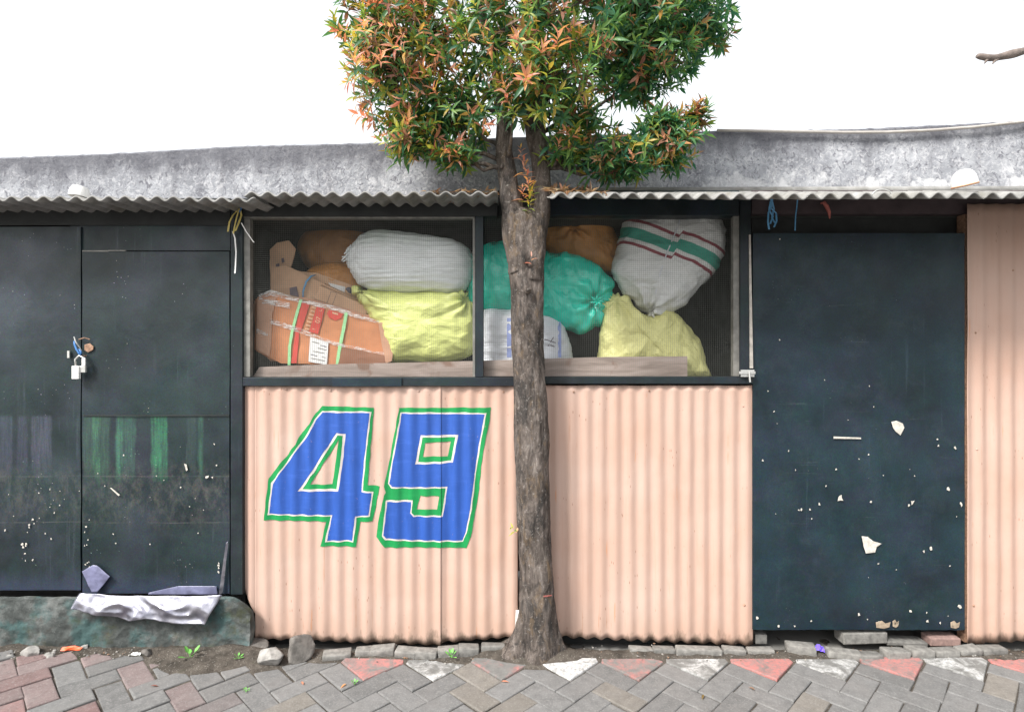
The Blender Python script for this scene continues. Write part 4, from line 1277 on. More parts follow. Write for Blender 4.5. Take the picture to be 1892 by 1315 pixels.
layers = [([(470, 556), (700, 588), (724, 606), (722, 668), (520, 670), (476, 650)], .245, M['kraft']),
          ([(466, 562), (560, 548), (712, 590), (728, 604), (726, 666), (500, 668), (478, 645)], .225, M['tape']),
          ([(476, 548), (500, 540), (640, 574), (716, 596), (730, 608), (720, 668), (520, 671), (472, 648)], .205, M['ocard']),
          ([(472, 552), (500, 542), (640, 576), (704, 594), (724, 612), (718, 669), (530, 672), (500, 664), (470, 646)], .185, M['ocard']),
          ([(478, 551), (510, 545), (600, 564), (700, 596), (716, 616), (712, 670), (600, 674), (520, 671), (474, 648)], .165, M['ocard'])]
for k, (poly, y_, m_) in enumerate(layers):
    front = board(poly, y_, y_ + .012, m_, t_or, "carton_sheet", .005, k * 3)
YO = .1585
board([(699, 596), (714, 597), (730, 609), (724, 667), (713, 671), (706, 640)], .150, .162, M['tape'], t_or, "carton_end", .004, 31)
board([(632, 641), (680, 650), (714, 657), (711, 671), (624, 674)], .152, .160, m_card("dark_card", (.27, .125, .075)), t_or, "carton_sheet", .004, 33)
def decal(poly, y, mat, parent, name, sub=6):
    mb = MB()
    n = len(poly)
    mb.prism([(P(a, b, y).x, P(a, b, y).z) for a, b in poly], y, y + .0008)
    o = mb.build(name, mat, parent)
    return o
decal([(476, 553), (511, 548), (503, 580), (500, 645), (497, 658), (473, 645)], YO + .0004, M['tape'], front, "tape")
decal([(556, 558), (572, 562), (556, 612), (546, 609)], YO, M['redprint'], front, "printed_panel")
decal([(585, 566), (600, 570), (588, 617), (571, 613)], YO, M['redprint'], front, "printed_panel")
decal([(546, 612), (553, 614), (548, 671), (538, 671)], YO, M['redprint'], front, "printed_panel")
decal([(608, 572), (634, 580), (630, 588), (620, 592), (608, 587), (604, 579)], YO, M['redprint'], front, "printed_panel")
decal([(614, 576), (625, 579), (624, 582), (614, 579)], YO - .001, M['cardpale'], front, "printed_mark")
lab = decal([(573, 622), (607, 632), (604, 674), (570, 668)], YO - .0004, M['label'], front, "paper_label")
for (a, b, c_, d_) in ((592, 637, 603, 640), (587, 642, 603, 646), (576, 630, 590, 634), (574, 654, 586, 657), (594, 658, 601, 660), (575, 661, 600, 666), (578, 648, 600, 652)):
    decal([(a, b), (c_, d_), (c_, d_ + 1.3), (a, b + 1.3)], YO - .0016, M['ink'] if b in (637, 654) else M['trim'], lab, "printed_line")
# pale fragments of lettering between the red panels
for k in range(7):
    a, b = 576 - k * 2.1, 566 + k * 6.6
    decal([(a, b), (a + 8, b + 2.3), (a + 7.4, b + 4.4), (a - .6, b + 2.2)], YO, M['cardpale'], front, "printed_mark")
def text(body, size, px, py, y, rot, mat, parent, name):
    cu = bpy.data.curves.new(name, 'FONT'); cu.body = body; cu.size = size; cu.extrude = .0003; cu.align_x = 'CENTER'; cu.align_y = 'CENTER'
    o = bpy.data.objects.new(name, cu); C.objects.link(o)
    dg = bpy.context.evaluated_depsgraph_get(); me = bpy.data.meshes.new_from_object(o.evaluated_get(dg))
    bpy.data.objects.remove(o)
    p = P(px, py, y)
    me.transform(Matrix.Translation(p) @ Matrix.Rotation(rot, 4, 'Y') @ Matrix.Rotation(R(90), 4, 'X'))
    me.materials.clear(); me.materials.append(mat)
    ob = bpy.data.objects.new(name, me); link(ob, parent)
    return ob
text("07", .036, 588, 591, YO - .0012, R(-77), M['cardpale'], front, "printed_lettering")
text("I", .026, 580, 608, YO - .0012, R(-77), M['cardpale'], front, "printed_lettering")
text("L", .026, 592, 573, YO - .0012, R(-77), M['cardpale'], front, "printed_lettering")
def strap(pts, w, y, mat, parent, name="strap"):
    mb = MB(); vs = []
    for a, b in pts: vs += [P(a - w, b, y), P(a + w, b + w * .3, y)]
    vs += [v + Vector((0, .0012, 0)) for v in vs]
    k = len(pts); fs = []
    for i in range(k - 1):
        fs += [(2 * i, 2 * i + 1, 2 * i + 3, 2 * i + 2), (2 * k + 2 * i, 2 * k + 2 * i + 2, 2 * k + 2 * i + 3, 2 * k + 2 * i + 1), (2 * i, 2 * i + 2, 2 * k + 2 * i + 2, 2 * k + 2 * i), (2 * i + 1, 2 * k + 2 * i + 1, 2 * k + 2 * i + 3, 2 * i + 3)]
    # the strap turns back over the top and bottom of the bundle
    for e in (0, k - 1):
        mb.add([vs[2 * e], vs[2 * e + 1], vs[2 * e + 1] + Vector((0, .09, .0)), vs[2 * e] + Vector((0, .09, .0))], [(0, 1, 2, 3)])
    mb.add(vs, fs); return mb.build(name, mat, parent)
strap([(556, 553), (548, 580), (540, 610), (535, 640), (534, 674)], 2.6, YO - .003, M['gstrap'], t_or)
strap([(640, 576), (636, 600), (631, 625), (626, 650), (623, 674)], 3.0, YO - .003, M['gstrap'], t_or)
# stretch film: bright creased ribbons over the edges
for pts in ([(478, 550), (500, 541), (560, 556), (620, 570), (655, 582), (700, 595), (726, 611)], [(500, 593), (530, 603), (558, 612), (600, 630), (640, 642)], [(640, 640), (665, 646), (690, 652), (718, 656)], [(474, 610), (495, 618)], [(484, 555), (510, 560), (536, 565)]):
    mb = MB(); vs = []
    for i, (a, b) in enumerate(pts): vs += [P(a, b - 2.0 - 4 * rnd.random(), YO - .004 - .003 * rnd.random()), P(a, b + 1.5 + 4 * rnd.random(), YO - .002)]
    mb.add(vs, [(2 * i, 2 * i + 1, 2 * i + 3, 2 * i + 2) for i in range(len(pts) - 1)]); mb.build("stretch_film", M['wrap'], t_or)

t_kr = thing("cardboard_bundle", P(590, 560, .3), "brown kraft cartons leaning on the orange bundle, tied with a blue strap", "cardboard", "bundles of flattened cardboard")
board([(498, 462), (512, 448), (534, 444), (546, 460), (538, 492), (522, 500), (510, 548), (500, 540)], .315, .325, M['kraft'], t_kr, "carton_flap", .008, 5)
board([(548, 500), (585, 505), (660, 530), (680, 556), (676, 578), (600, 560), (560, 535)], .315, .327, M['kraft'], t_kr, "carton_sheet", .005, 9)
kf = board([(500, 494), (527, 490), (570, 510), (630, 540), (680, 568), (676, 584), (640, 580), (580, 560), (500, 560)], .275, .290, M['kraft'], t_kr, "carton_sheet", .006, 7)
YK = .2685
box_ = MB()
fp = [(590, 527), (681, 567), (675, 586), (582, 552)]
f0 = [P(a, b, .248) for a, b in fp]; f1 = [v + Vector((.012, .075, .022)) for v in f0]
box_.add(f0 + f1, [(0, 1, 2, 3), (7, 6, 5, 4), (0, 4, 5, 1), (1, 5, 6, 2), (2, 6, 7, 3), (3, 7, 4, 0)])
box_.build("carton_box", M['kraft'], t_kr, bevel=.0025)
ln_ = MB(); ln_.tube([P(612, 538, .2472), P(604, 560, .2472)], .0012, 4); ln_.tube([P(622, 542, .2472), P(614, 564, .2472)], .0012, 4); ln_.tube([P(612, 538, .2472), P(622, 542, .2472)], .0012, 4)
ln_.build("printed_mark", M['darkprint'], t_kr)
decal([(535, 532), (548, 529), (552, 548), (536, 545)], YK, M['darkprint'], kf, "printed_mark")
decal([(586, 538), (593, 536), (595, 545), (588, 546)], YK, M['darkprint'], kf, "printed_mark")
decal([(606, 522), (638, 530), (636, 542), (618, 537)], .309, M['label'], t_kr, "paper_label")
decal([(520, 478), (524, 476), (526, 484), (521, 486)], .306, M['darkprint'], t_kr, "printed_mark")
decal([(510, 488), (516, 486), (516, 496), (510, 497)], .306, M['darkprint'], t_kr, "printed_mark")
mb = MB(); mb.tube([P(583, 508, .29), P(575, 510, .262), P(566, 520, .258), (P(560, 538, .258)), P(560, 556, .262)], [.003, .005, .006, .005, .004], 6); mb.build("strap", M['lblue'], t_kr, smooth=True)
for (px, py, r_) in ((648, 537, 9), (677, 575, 8)):
    mb = MB()
    c0 = P(px, py, .29); vv, ff = [], []
    for k in range(10):
        a = 2 * PI * k / 10; vv.append(c0 + Vector((.026 * r_ / 9 * math.cos(a), -.01 * (k % 2), .018 * r_ / 9 * math.sin(a) - .01 * math.cos(a))))
    vv.append(c0 + Vector((0, -.022, 0))); ff = [(k, (k + 1) % 10, 10) for k in range(10)]
    mb.add(vv, ff)
    mb.build("dark_wrapping", M['ink'], t_kr)

# --- planks standing at the foot of the mesh
mb = MB(); mb.prism([(X(466, .09), Z(696, .09)), (X(876, .09), Z(696, .09)), (X(876, .09), Z(667, .09)), (X(600, .09), Z(673, .09)), (X(478, .09), Z(678, .09))], .098, .118)
tag(mb.build("plank", M['plank'], bevel=.0015), "long weathered plank at the foot of the left mesh, below the orange cartons", "plank", "planks at the foot of the mesh")
mb = MB(); mb.prism([(X(893, .09), Z(695, .09)), (X(1271, .09), Z(695, .09)), (X(1271, .09), Z(658, .09)), (X(1130, .09), Z(659, .09)), (X(893, .09), Z(666, .09))], .098, .118)
tag(mb.build("plank", M['plank'], bevel=.0015), "weathered plank at the foot of the right mesh, passing behind the trunk", "plank", "planks at the foot of the mesh")

# ================================================================ TREE
tree = thing("street_tree", (X(980, -.06), -.06, 0), "street tree with red and green leaves, trunk forking before the mesh window", "tree")
YT = -.06
prof = [(1236, 980, 86), (1215, 981, 72), (1200, 984, 57), (1182, 990, 47), (1160, 992, 40), (1130, 993, 34.5), (1090, 992, 31.5), (1000, 988, 30), (900, 985, 31.5), (800, 981, 31.5), (700, 977, 30), (600, 975, 30.5), (540, 974, 31), (490, 972, 33), (450, 971, 37), (420, 971, 40), (402, 971, 40), (392, 971, 34), (385, 971, 22)]
def interp(py):
    for (a, b, c_), (a2, b2, c2) in zip(prof, prof[1:]):
        if a >= py >= a2:
            t = (a - py) / (a - a2); return b + (b2 - b) * t, c_ + (c2 - c_) * t
    return prof[-1][1:]
tb = MB()
NA, NZ = 72, 200
vs, fs = [], []
for j in range(NZ + 1):
    py = 1236 + (386 - 1236) * j / NZ
    cx, r_ = interp(py)
    sc = (YT - CY) / F
    z = Z(py, YT)
    for k in range(NA):
        a = 2 * PI * k / NA
        low = max(0, min(1, (py - 1120) / 90))
        root = 1 + low * .16 * (math.cos(a * 5 + .6) + .5 * math.sin(a * 8 + 1)) 
        rr = r_ * sc * root
        n3 = Vector((math.cos(a) * 1.3, math.sin(a) * 1.3, z * 3.2))
        rr *= 1 + .11 * noise.noise(n3 * 1.1) + .06 * noise.noise(Vector((math.cos(a) * 3.5, math.sin(a) * 3.5, z * 8))) + .035 * noise.noise(Vector((math.cos(a) * 9, math.sin(a) * 9, z * 26)))
        # groove that runs down from the fork
        g_ = math.exp(-((a - 4.95) / .35) ** 2) * max(0, min(1, (760 - py) / 250))
        rr *= 1 - .20 * g_
        dep = .62 if py > 470 and False else .86
        if low: dep = .86 - .28 * low
        if py < 480: dep = .86 - .26 * min(1, (480 - py) / 90)
        vs.append((X(cx, YT) + rr * math.cos(a), YT + rr * math.sin(a) * dep, z))
for j in range(NZ):
    for k in range(NA): fs.append((j * NA + k, j * NA + (k + 1) % NA, (j + 1) * NA + (k + 1) % NA, (j + 1) * NA + k))
fs.append([NZ * NA + k for k in range(NA)])
tb.add(vs, fs)
def limb(mb, pts, seg=14, nz=10, wob=.10):
    """pts: (px, py, r_px, y) swept with bark wobble"""
    P3 = [P(a, b, y) for a, b, r_, y in pts]; rs = [r_ * (y - CY) / F for a, b, r_, y in pts]
    q, rr = [], []
    for i in range(len(P3) - 1):
        for s in range(nz):
            t = s / nz
            p0, p1, p2, p3 = P3[max(i - 1, 0)], P3[i], P3[i + 1], P3[min(i + 2, len(P3) - 1)]
            p = .5 * ((2 * p1) + (p2 - p0) * t + (2 * p0 - 5 * p1 + 4 * p2 - p3) * t * t + (3 * p1 - p0 - 3 * p2 + p3) * t ** 3)
            r_ = rs[i] * (1 - t) + rs[i + 1] * t
            q.append(p + noise.noise_vector(p * 7) * r_ * .15); rr.append(r_ * (1 + wob * noise.noise(p * 14)))
    q.append(P3[-1]); rr.append(rs[-1])
    mb.tube(q, rr, seg)
    return q
lq = limb(tb, [(962, 505, 20, -.075), (952, 440, 21.5, -.07), (946, 385, 21, -.06), (938, 330, 18, -.06), (933, 280, 15, -.06), (929, 220, 12, -.05), (918, 140, 10, -.05), (895, 40, 8, -.04), (860, -80, 5, 0), (830, -200, 3, 0)], 18)
rq = limb(tb, [(983, 520, 20, -.07), (990, 450, 21, -.07), (995, 395, 20, -.06), (1000, 340, 17, -.06), (997, 290, 17, -.06), (989, 240, 19, -.06), (985, 180, 19.5, -.05), (985, 110, 18, -.05), (992, 30, 15, -.03), (1005, -70, 11, 0), (1015, -200, 6, 0), (1018, -300, 3, 0)], 18)
tb.build("trunk", M['bark'], tree, smooth=True)
# stub of a sawn twig and knots
mb = MB()
limb(mb, [(975, 540, 6, -.135), (976, 533, 7, -.15), (977, 530, 4.5, -.158)], 10, 4)
mb.build("branch_stub", M['bark'], tree, smooth=True)
mb = MB()
limb(mb, [(948, 320, 8, -.08), (930, 305, 4, -.10), (926, 312, 2.5, -.11)], 8, 4)
mb.build("branch_stub", M['bark'], tree, smooth=True)

# crown lobes: px centre, px radii, depth centre, depth radius, clusters, redness
LOBES = [
 ((790, 60), (168, 185), -.05, .50, 250, .46),
 ((730, 130), (105, 130), -.12, .35, 120, .60),
 ((860, 200), (125, 78), -.08, .36, 120, .30),
 ((775, 232), (70, 62), -.10, .25, 50, .40),
 ((985, 40), (180, 165), -.18, .48, 270, .34),
 ((1010, 150), (110, 100), -.22, .38, 130, .34),
 ((1170, 20), (170, 115), .02, .50, 240, .05),
 ((1180, 95), (120, 95), .05, .40, 150, .05),
 ((1085, 215), (70, 42), -.12, .22, 45, .25),
 ((1140, 282), (100, 44), -.10, .24, 95, .16),
 ((1240, 262), (68, 58), -.06, .24, 70, .22),
 ((1285, 212), (34, 24), -.03, .12, 14, .30),
 ((1050, 268), (52, 34), -.16, .16, 34, .30),
 ((1000, -190), (330, 170), .05, .75, 330, .22),
 ((800, -140), (200, 170), .0, .55, 170, .30),
 ((1220, -130), (170, 150), .05, .55, 170, .06),
 ((1255, 50), (85, 90), .10, .30, 70, .05),
 ((1170, 150), (85, 40), .02, .25, 60, .08),
 ((1215, 222), (70, 26), -.06, .16, 38, .16),
 ((700, 40), (85, 130), -.08, .30, 110, .60),
 ((760, 262), (62, 38), -.14, .20, 34, .45),
 ((850, 285), (62, 28), -.12, .18, 28, .25),
 ((1150, 305), (95, 28), -.16, .16, 40, .16),
 ((950, 190), (60, 50), -.24, .14, 40, .30),
 ((1310, 40), (60, 60), .05, .25, 36, .05),
]
rl = random.Random(23)
GREENS = [(0.060, 0.180, 0.080), (0.090, 0.230, 0.085), (0.135, 0.290, 0.090), (0.058, 0.190, 0.110), (0.200, 0.350, 0.080)]
GREENS_R = [(0.055, 0.20, 0.105), (0.085, 0.25, 0.11), (0.13, 0.30, 0.11), (0.05, 0.19, 0.125), (0.19, 0.36, 0.11)]
LIMES_R = [(0.22, 0.42, 0.12), (0.30, 0.46, 0.11), (0.16, 0.36, 0.14)]
LIMES = [(0.36, 0.44, 0.08), (0.46, 0.45, 0.08), (0.24, 0.40, 0.10), (0.56, 0.42, 0.08)]
REDS = [(0.88, 0.37, 0.24), (0.84, 0.29, 0.20), (0.90, 0.45, 0.20), (0.86, 0.46, 0.36), (0.76, 0.38, 0.28), (0.86, 0.52, 0.15)]
MAUV = [(0.30, 0.13, 0.10), (0.34, 0.20, 0.13), (0.28, 0.19, 0.07)]
lf = MB()
def leaf(mb, base, d, n, L, w, col, droop):
    s = d.cross(n)
    if s.length < 1e-4: s = d.orthogonal()
    s.normalize(); n = s.cross(d).normalized()
    def pt(t, u):
        return base + d * (L * t) + n * (-droop * L * t * t) + s * (w * u) + n * (abs(u) * w * .45)
    b = len(mb.v)
    vs = [pt(0, 0), pt(.28, -.75), pt(.28, 0), pt(.28, .75), pt(.6, -.8), pt(.6, 0), pt(.6, .8), pt(.85, -.35), pt(.85, 0), pt(.85, .35), pt(1.05, 0)]
    fs = [(0, 2, 1), (0, 3, 2), (1, 2, 5, 4), (2, 3, 6, 5), (4, 5, 8, 7), (5, 6, 9, 8), (7, 8, 10), (8, 9, 10)]
    mb.add(vs, fs, 0, (*col, 1))
def whorl(mb, c, out, n, pal, L0=.062, mixp=None):
    out = out.normalized()
    for k in range(n):
        t = k / n
        az = k * 2.4 + rl.uniform(-.3, .3)
        o1 = out.orthogonal().normalized(); o2 = out.cross(o1)
        sp = .35 + 1.05 * (1 - t) + rl.uniform(-.2, .2)           # lower leaves spread more
        side = o1 * math.cos(az) + o2 * math.sin(az)
        d = (out * math.cos(sp) + side * math.sin(sp)).normalized()
        base = c - out * (.075 * (1 - t)) 
        L = L0 * rl.uniform(.7, 1.25) * (1 - .35 * t)
        col = rl.choice(pal if (mixp is None or t > mixp) else GREENS)
        j = rl.uniform(.8, 1.2); col = tuple(min(1, q * j) for q in col)
        leaf(mb, base, d, (out - d * out.dot(d) + Vector((0, 0, .3))), L, L * rl.uniform(.13, .18), col, rl.uniform(.05, .45))
twigs = MB()
stems = [q for q in lq[::3] + rq[::3] if q.z > 2.45]
def to_px(p): d = p.y - CY; return 946 + p.x * F / d, 657.5 - (p.z - CZ) * F / d
for (c, r_, yc, ry, n, red) in LOBES:
    lc = P(c[0], c[1], yc); sx = r_[0] * (yc - CY) / F; sz = r_[1] * (yc - CY) / F
    # limb from nearest stem point (a little below) to the lobe
    tgt = lc
    st = min([s for s in stems], key=lambda s: (s - (tgt - Vector((0, 0, .25)))).length)
    mid = (st + tgt) / 2 + Vector((0, 0, -.04))
    pts = [st, st.lerp(mid, .5) + Vector((0, 0, .02)), mid, mid.lerp(tgt, .6), tgt]
    twigs.tube(pts, [.012, .011, .009, .007, .004], 7)
    for k in range(int(n * 1.25)):
        v = Vector((rl.gauss(0, 1), rl.gauss(0, 1), rl.gauss(0, 1))).normalized()
        rad = rl.random() ** .38
        p = lc + Vector((v.x * sx, v.y * ry, v.z * sz)) * rad
        px, py = to_px(p)
        # airy gaps
        gap = noise.noise(p * 4.2 + Vector((9, 9, 9)))
        if gap > .30 and rl.random() < .75: continue
        if 1095 < px < 1195 and 192 < py < 232 and rl.random() < .85: continue
        if 905 < px < 960 and 215 < py < 330: continue
        if 880 < px < 1010 and py > 240 and p.y < -.02: continue
        out = (p - lc); out = Vector((out.x / sx, out.y / ry, out.z / sz)).normalized() * .9 + Vector((0, 0, .45)) + Vector((rl.gauss(0, .35), rl.gauss(0, .35), rl.gauss(0, .3)))
        q = rl.random()
        front = .5 + .5 * (-v.y)
        pr = red * (.35 + .9 * front) * (.25 + .85 * rad)
        if q < pr: pal, mp = (REDS if rl.random() < .8 else MAUV), rl.choice([.0, .25, .4])
        elif q < pr + .36 * (1 if px < 1080 else .6): pal, mp = (LIMES if px < 1090 or py > 190 else LIMES_R), rl.choice([.2, .45])
        elif q < pr + (.43 if px < 1090 else .38): pal, mp = MAUV + GREENS[:2] + [(0.5, .28, .07)], .2
        else: pal, mp = (GREENS if px < 1060 else GREENS_R), None
        whorl(lf, p, out, rl.randint(9, 13), pal, rl.uniform(.056, .078), mp)
        if k % 5 == 0:
            m2 = tgt.lerp(p, .5) + Vector((rl.gauss(0, .02), rl.gauss(0, .02), -.02))
            twigs.tube([tgt.lerp(p, .05), m2, p], [.004, .003, .0015], 5)
twigs.build("branches", M['bark'], tree, smooth=True)
lf.build("crown", M['leaf'], tree, tint=True, smooth=True)
# young shoots on the trunk
def shoot(base, tips, pal, n=7):
    mb = MB(); 
    for t in tips: whorl(mb, t, (t - base) + Vector((0, -.03, .05)), n, pal, .05)
    o = mb.build("shoot", M['leaf'], tree, tint=True, smooth=True); return o
shoot(P(972, 380, -.12), [P(968, 295, -.13), P(975, 320, -.13), P(965, 345, -.13), P(972, 300, -.11), P(962, 270, -.10), P(978, 335, -.15)], REDS, 8)
shoot(P(975, 390, -.12), [P(982, 350, -.14), P(978, 365, -.15), P(985, 340, -.13)], LIMES, 8)
shoot(P(983, 478, -.15), [P(982, 468, -.165)], [REDS[1], REDS[4]], 4)
shoot(P(955, 972, -.10), [P(945, 971, -.13)], LIMES + [REDS[2]], 5)
shoot(P(1000, 280, -.12), [P(1022, 268, -.16), P(1050, 262, -.2), P(1000, 274, -.17)], LIMES, 9)
# red binding scar
mb = MB(); mb.tube([P(1005, 1101, -.142), P(1012, 1100.5, -.128), P(1019, 1099, -.104)], .0035, 6); mb.build("tie", M['pinkrag'], tree)

# bare branch reaching in from the right: part of another tree outside the frame
bt = thing("bare_tree", (X(2230, -.1), -.1, 0), "dead grey branch with a broken tip against the sky at upper right", "tree")
mb = MB()
limb(mb, [(2230, 1240, 42, -.1), (2225, 900, 34, -.1), (2235, 500, 30, -.1), (2228, 200, 24, -.1), (2240, -100, 14, -.1), (2260, -350, 5, -.1)], 14, 10)
mb.build("trunk", M['deadbark'], bt, smooth=True)
mb = MB()
limb(mb, [(2228, 210, 16, -.1), (2120, 130, 11, -.1), (2000, 70, 9, -.1), (1935, 78, 8, -.1), (1892, 94, 7.5, -.1), (1860, 102, 7, -.1), (1835, 107, 6, -.1), (1815, 105, 5.5, -.1), (1806, 103, 4, -.1)], 12, 8, .3)
limb(mb, [(1848, 106, 4, -.1), (1838, 113, 2.5, -.105), (1834, 119, .6, -.11)], 7, 5)
limb(mb, [(1826, 107, 4, -.1), (1822, 113, 2.5, -.105), (1819, 118, .6, -.11)], 7, 5)
mb.build("branch", M['deadbark'], bt, smooth=True)

# ================================================================ SMALL THINGS
# white plastic containers on the roof edge
def lathe(prof_, c, axis, seg=20):
    axis = axis.normalized(); u = axis.orthogonal().normalized(); v = axis.cross(u)
    vs, fs = [], []
    for (r_, h) in prof_:
        for k in range(seg):
            a = 2 * PI * k / seg; vs.append(c + axis * h + (u * math.cos(a) + v * math.sin(a)) * r_)
    for i in range(len(prof_) - 1):
        for k in range(seg): fs.append((i * seg + k, i * seg + (k + 1) % seg, (i + 1) * seg + (k + 1) % seg, (i + 1) * seg + k))
    fs.append(list(range(seg))[::-1]); fs.append([(len(prof_) - 1) * seg + k for k in range(seg)])
    return vs, fs
cup = thing("plastic_cup", P(1782, 352, -.36), "white plastic cup with an orange rim lying on the roof edge at right", "cup", "white plastic cups on the roof edge")
mb = MB(); mb.add(*lathe([(.012, -.060), (.026, -.055), (.038, -.044), (.046, -.028), (.050, -.008), (.051, .012)], P(1782, 338, -.36), Vector((.22, .10, -1)))); mb.build("cup_body", M['white'], cup, smooth=True, autosmooth=35)
mb = MB(); mb.add(*lathe([(.0520, .008), (.0525, .012), (.0515, .016)], P(1782, 338, -.36), Vector((.22, .10, -1)))); mb.build("rim", m_simple("orange_rim", (.55, .30, .18), .5, .2, 30), cup, smooth=True)
cup2 = thing("plastic_cup", P(147, 358, -.13), "half hidden white plastic cup behind the roof waves at left", "cup", "white plastic cups on the roof edge")
mb = MB(); mb.add(*lathe([(.015, -.035), (.034, -.030), (.042, -.01), (.044, .02)], P(147, 357, -.13), Vector((-.1, -.1, -1)))); mb.build("cup_body", M['white'], cup2, smooth=True, autosmooth=35)

# straps and cords hanging under the roof
mb = MB()
def ribbon(mb, pts, w, y, mi=0):
    vs = []
    for i, (a, b) in enumerate(pts):
        yy = y + .006 * math.sin(i * 1.3); vs += [P(a - w, b, yy), P(a + w, b, yy - .003)]
    mb.add(vs, [(2 * i, 2 * i + 1, 2 * i + 3, 2 * i + 2) for i in range(len(pts) - 1)], mi)
ribbon(mb, [(440, 384), (436, 392), (430, 398), (424, 410), (421, 428)], 1.6, .012)
ribbon(mb, [(443, 384), (446, 398), (441, 412), (435, 426), (430, 428)], 1.8, .008)
ribbon(mb, [(442, 386), (437, 402), (433, 420), (431, 432)], 1.3, .004)
mb.tube([P(425, 374, .0), P(436, 377, .004), P(446, 385, .006), P(442, 392, .004)], .004, 6, 1)
ribbon(mb, [(430, 428), (434, 440), (436, 465), (435, 490), (434, 505)], 1.2, .010, 2)
ribbon(mb, [(446, 412), (455, 428), (469, 448)], 1.1, .006, 2)
tag(mb.build("strap", [M['yel'], M['blue'], M['white']]), "yellow and white packing straps tied at the top of the left post", "strap")
mb = MB()
for pts in ([(1424, 368), (1428, 378), (1420, 392), (1419, 410), (1421, 424)], [(1427, 368), (1424, 384), (1434, 394), (1435, 408), (1430, 420)], [(1426, 370), (1430, 386), (1426, 402), (1432, 412)], [(1424, 372), (1421, 388), (1428, 400), (1423, 414)]):
    ribbon(mb, pts, 1.7, .055)
tag(mb.build("plastic_string", M['lblue']), "bundle of blue plastic string hanging above the right black door", "string")
mb = MB(); ribbon(mb, [(1474, 366), (1472, 384), (1470, 400), (1469, 426)], 1.1, .055)
tag(mb.build("thread", M['lblue']), "single thin bluish thread hanging right of the blue string bundle", "string")
mb = MB(); mb.tube([P(1516, 376, .055), P(1522, 374, .05), P(1528, 382, .048), (P(1532, 392, .05)), P(1533, 404, .055)], [.004, .010, .011, .009, .003], 7)
tag(mb.build("rag", M['pinkrag'], smooth=True), "twisted red rag hanging under the roof above the right black door", "rag")
mb = MB(); mb.tube([P(1612 + 18 + 18 * math.cos(a), 361 + 11 * math.sin(a), -.405) for a in [PI - i * PI / 10 * -1 for i in range(11)]][::1], .0028, 6)
mb.v = [(v[0], v[1], v[2]) for v in mb.v]
tag(mb.build("wire_loop", M['steel'], smooth=True), "thin wire loop hanging from the roof edge above the right door", "wire")

# litter on the roof beside the trunk: dry leaves
mb = MB()
for k in range(520):
    left = k < 280
    t = rl.random()
    px = 780 + 135 * t ** .7 if left else 1014 + 110 * t ** 1.3
    y = rl.uniform(-.19, .2)
    if not left: y = rl.uniform(-.37, .2)
    zr = (Z(364.5, -.20) + .012 + .05 * (y + .2) if left else Z(363, -.40) + .30 * (y + .40)) + .018
    x = X(px, -.2 if left else -.4)
    h = rl.random() * .022 * (t if left else 1 - t)
    d = Vector((rl.gauss(0, 1), rl.gauss(0, 1), rl.gauss(0, .25))).normalized()
    col = rl.choice([(.36, .19, .11), (.26, .13, .08), (.45, .28, .18), (.20, .12, .09), (.50, .36, .28), (.16, .13, .10)])
    leaf(mb, Vector((x, y, zr + h)), d, Vector((0, 0, 1)), rl.uniform(.03, .05), .007, col, rl.uniform(-.5, .3))
tag(mb.build("leaf_litter", M['leaf'], tint=True, smooth=True), kind="stuff")

# stones, loose bricks and rubble at the foot of the shed
def rock(c, size, seed, mat, name, label, group, sub=4, cat="stone"):
    bm = bmesh.new(); bmesh.ops.create_icosphere(bm, subdivisions=sub, radius=1)
    rr_ = random.Random(int(seed * 100)); planes = [(Vector((rr_.gauss(0, 1), rr_.gauss(0, 1), rr_.gauss(0, 1))).normalized(), rr_.uniform(.5, .78)) for _ in range(11)]
    for v in bm.verts:
        p = v.co.normalized()
        # chopped facets, then roughened
        for n_, d_ in planes:
            e_ = p.dot(n_) - d_
            if e_ > 0: p = p - n_ * e_
        p *= 1.25
        p *= 1 + .08 * noise.noise(p * 1.4 + Vector((seed, 0, 0))) + .05 * noise.noise(p * 4 + Vector((seed, 3, 0)))
        v.co = Vector((p.x * size[0], p.y * size[1], p.z * size[2]))
    rot = Matrix.Rotation(seed * 1.7, 3, 'Z') @ Matrix.Rotation(.25 * math.sin(seed), 3, 'X')
    for v in bm.verts: v.co = rot @ v.co
    me = bpy.data.meshes.new(name); bm.to_mesh(me); bm.free(); me.materials.append(mat)
    for p_ in me.polygons: p_.use_smooth = True
    o = bpy.data.objects.new(name, me); C.objects.link(o); o.location = c
    return tag(o, label, cat, group)
GR = "loose stones at the foot of the shed"
def gpt(px, py, z=.0):           # ground point seen at a pixel
    d = F * (CZ - z) / (py - 657.5)
    return Vector(((px - 946) * d / F, d + CY, z))
rock(gpt(500, 1226) + Vector((0, .02, .030)), (.075, .055, .036), 1.05, M['stone'], "stone", "pale grey stone block lying before the corner of the mossy plinth", GR)
rock(gpt(549, 1222) + Vector((0, .03, .045)), (.066, .05, .056), 2.2, M['stone2'], "stone", "dark upright stone propping the left corner of the corrugated panels", GR)
rock(P(470, 1188, .0) + Vector((0, 0, -.01)), (.07, .05, .03), 3.3, M['stone2'], "stone", "dark flat stone between plinth corner and corrugated panel", GR)
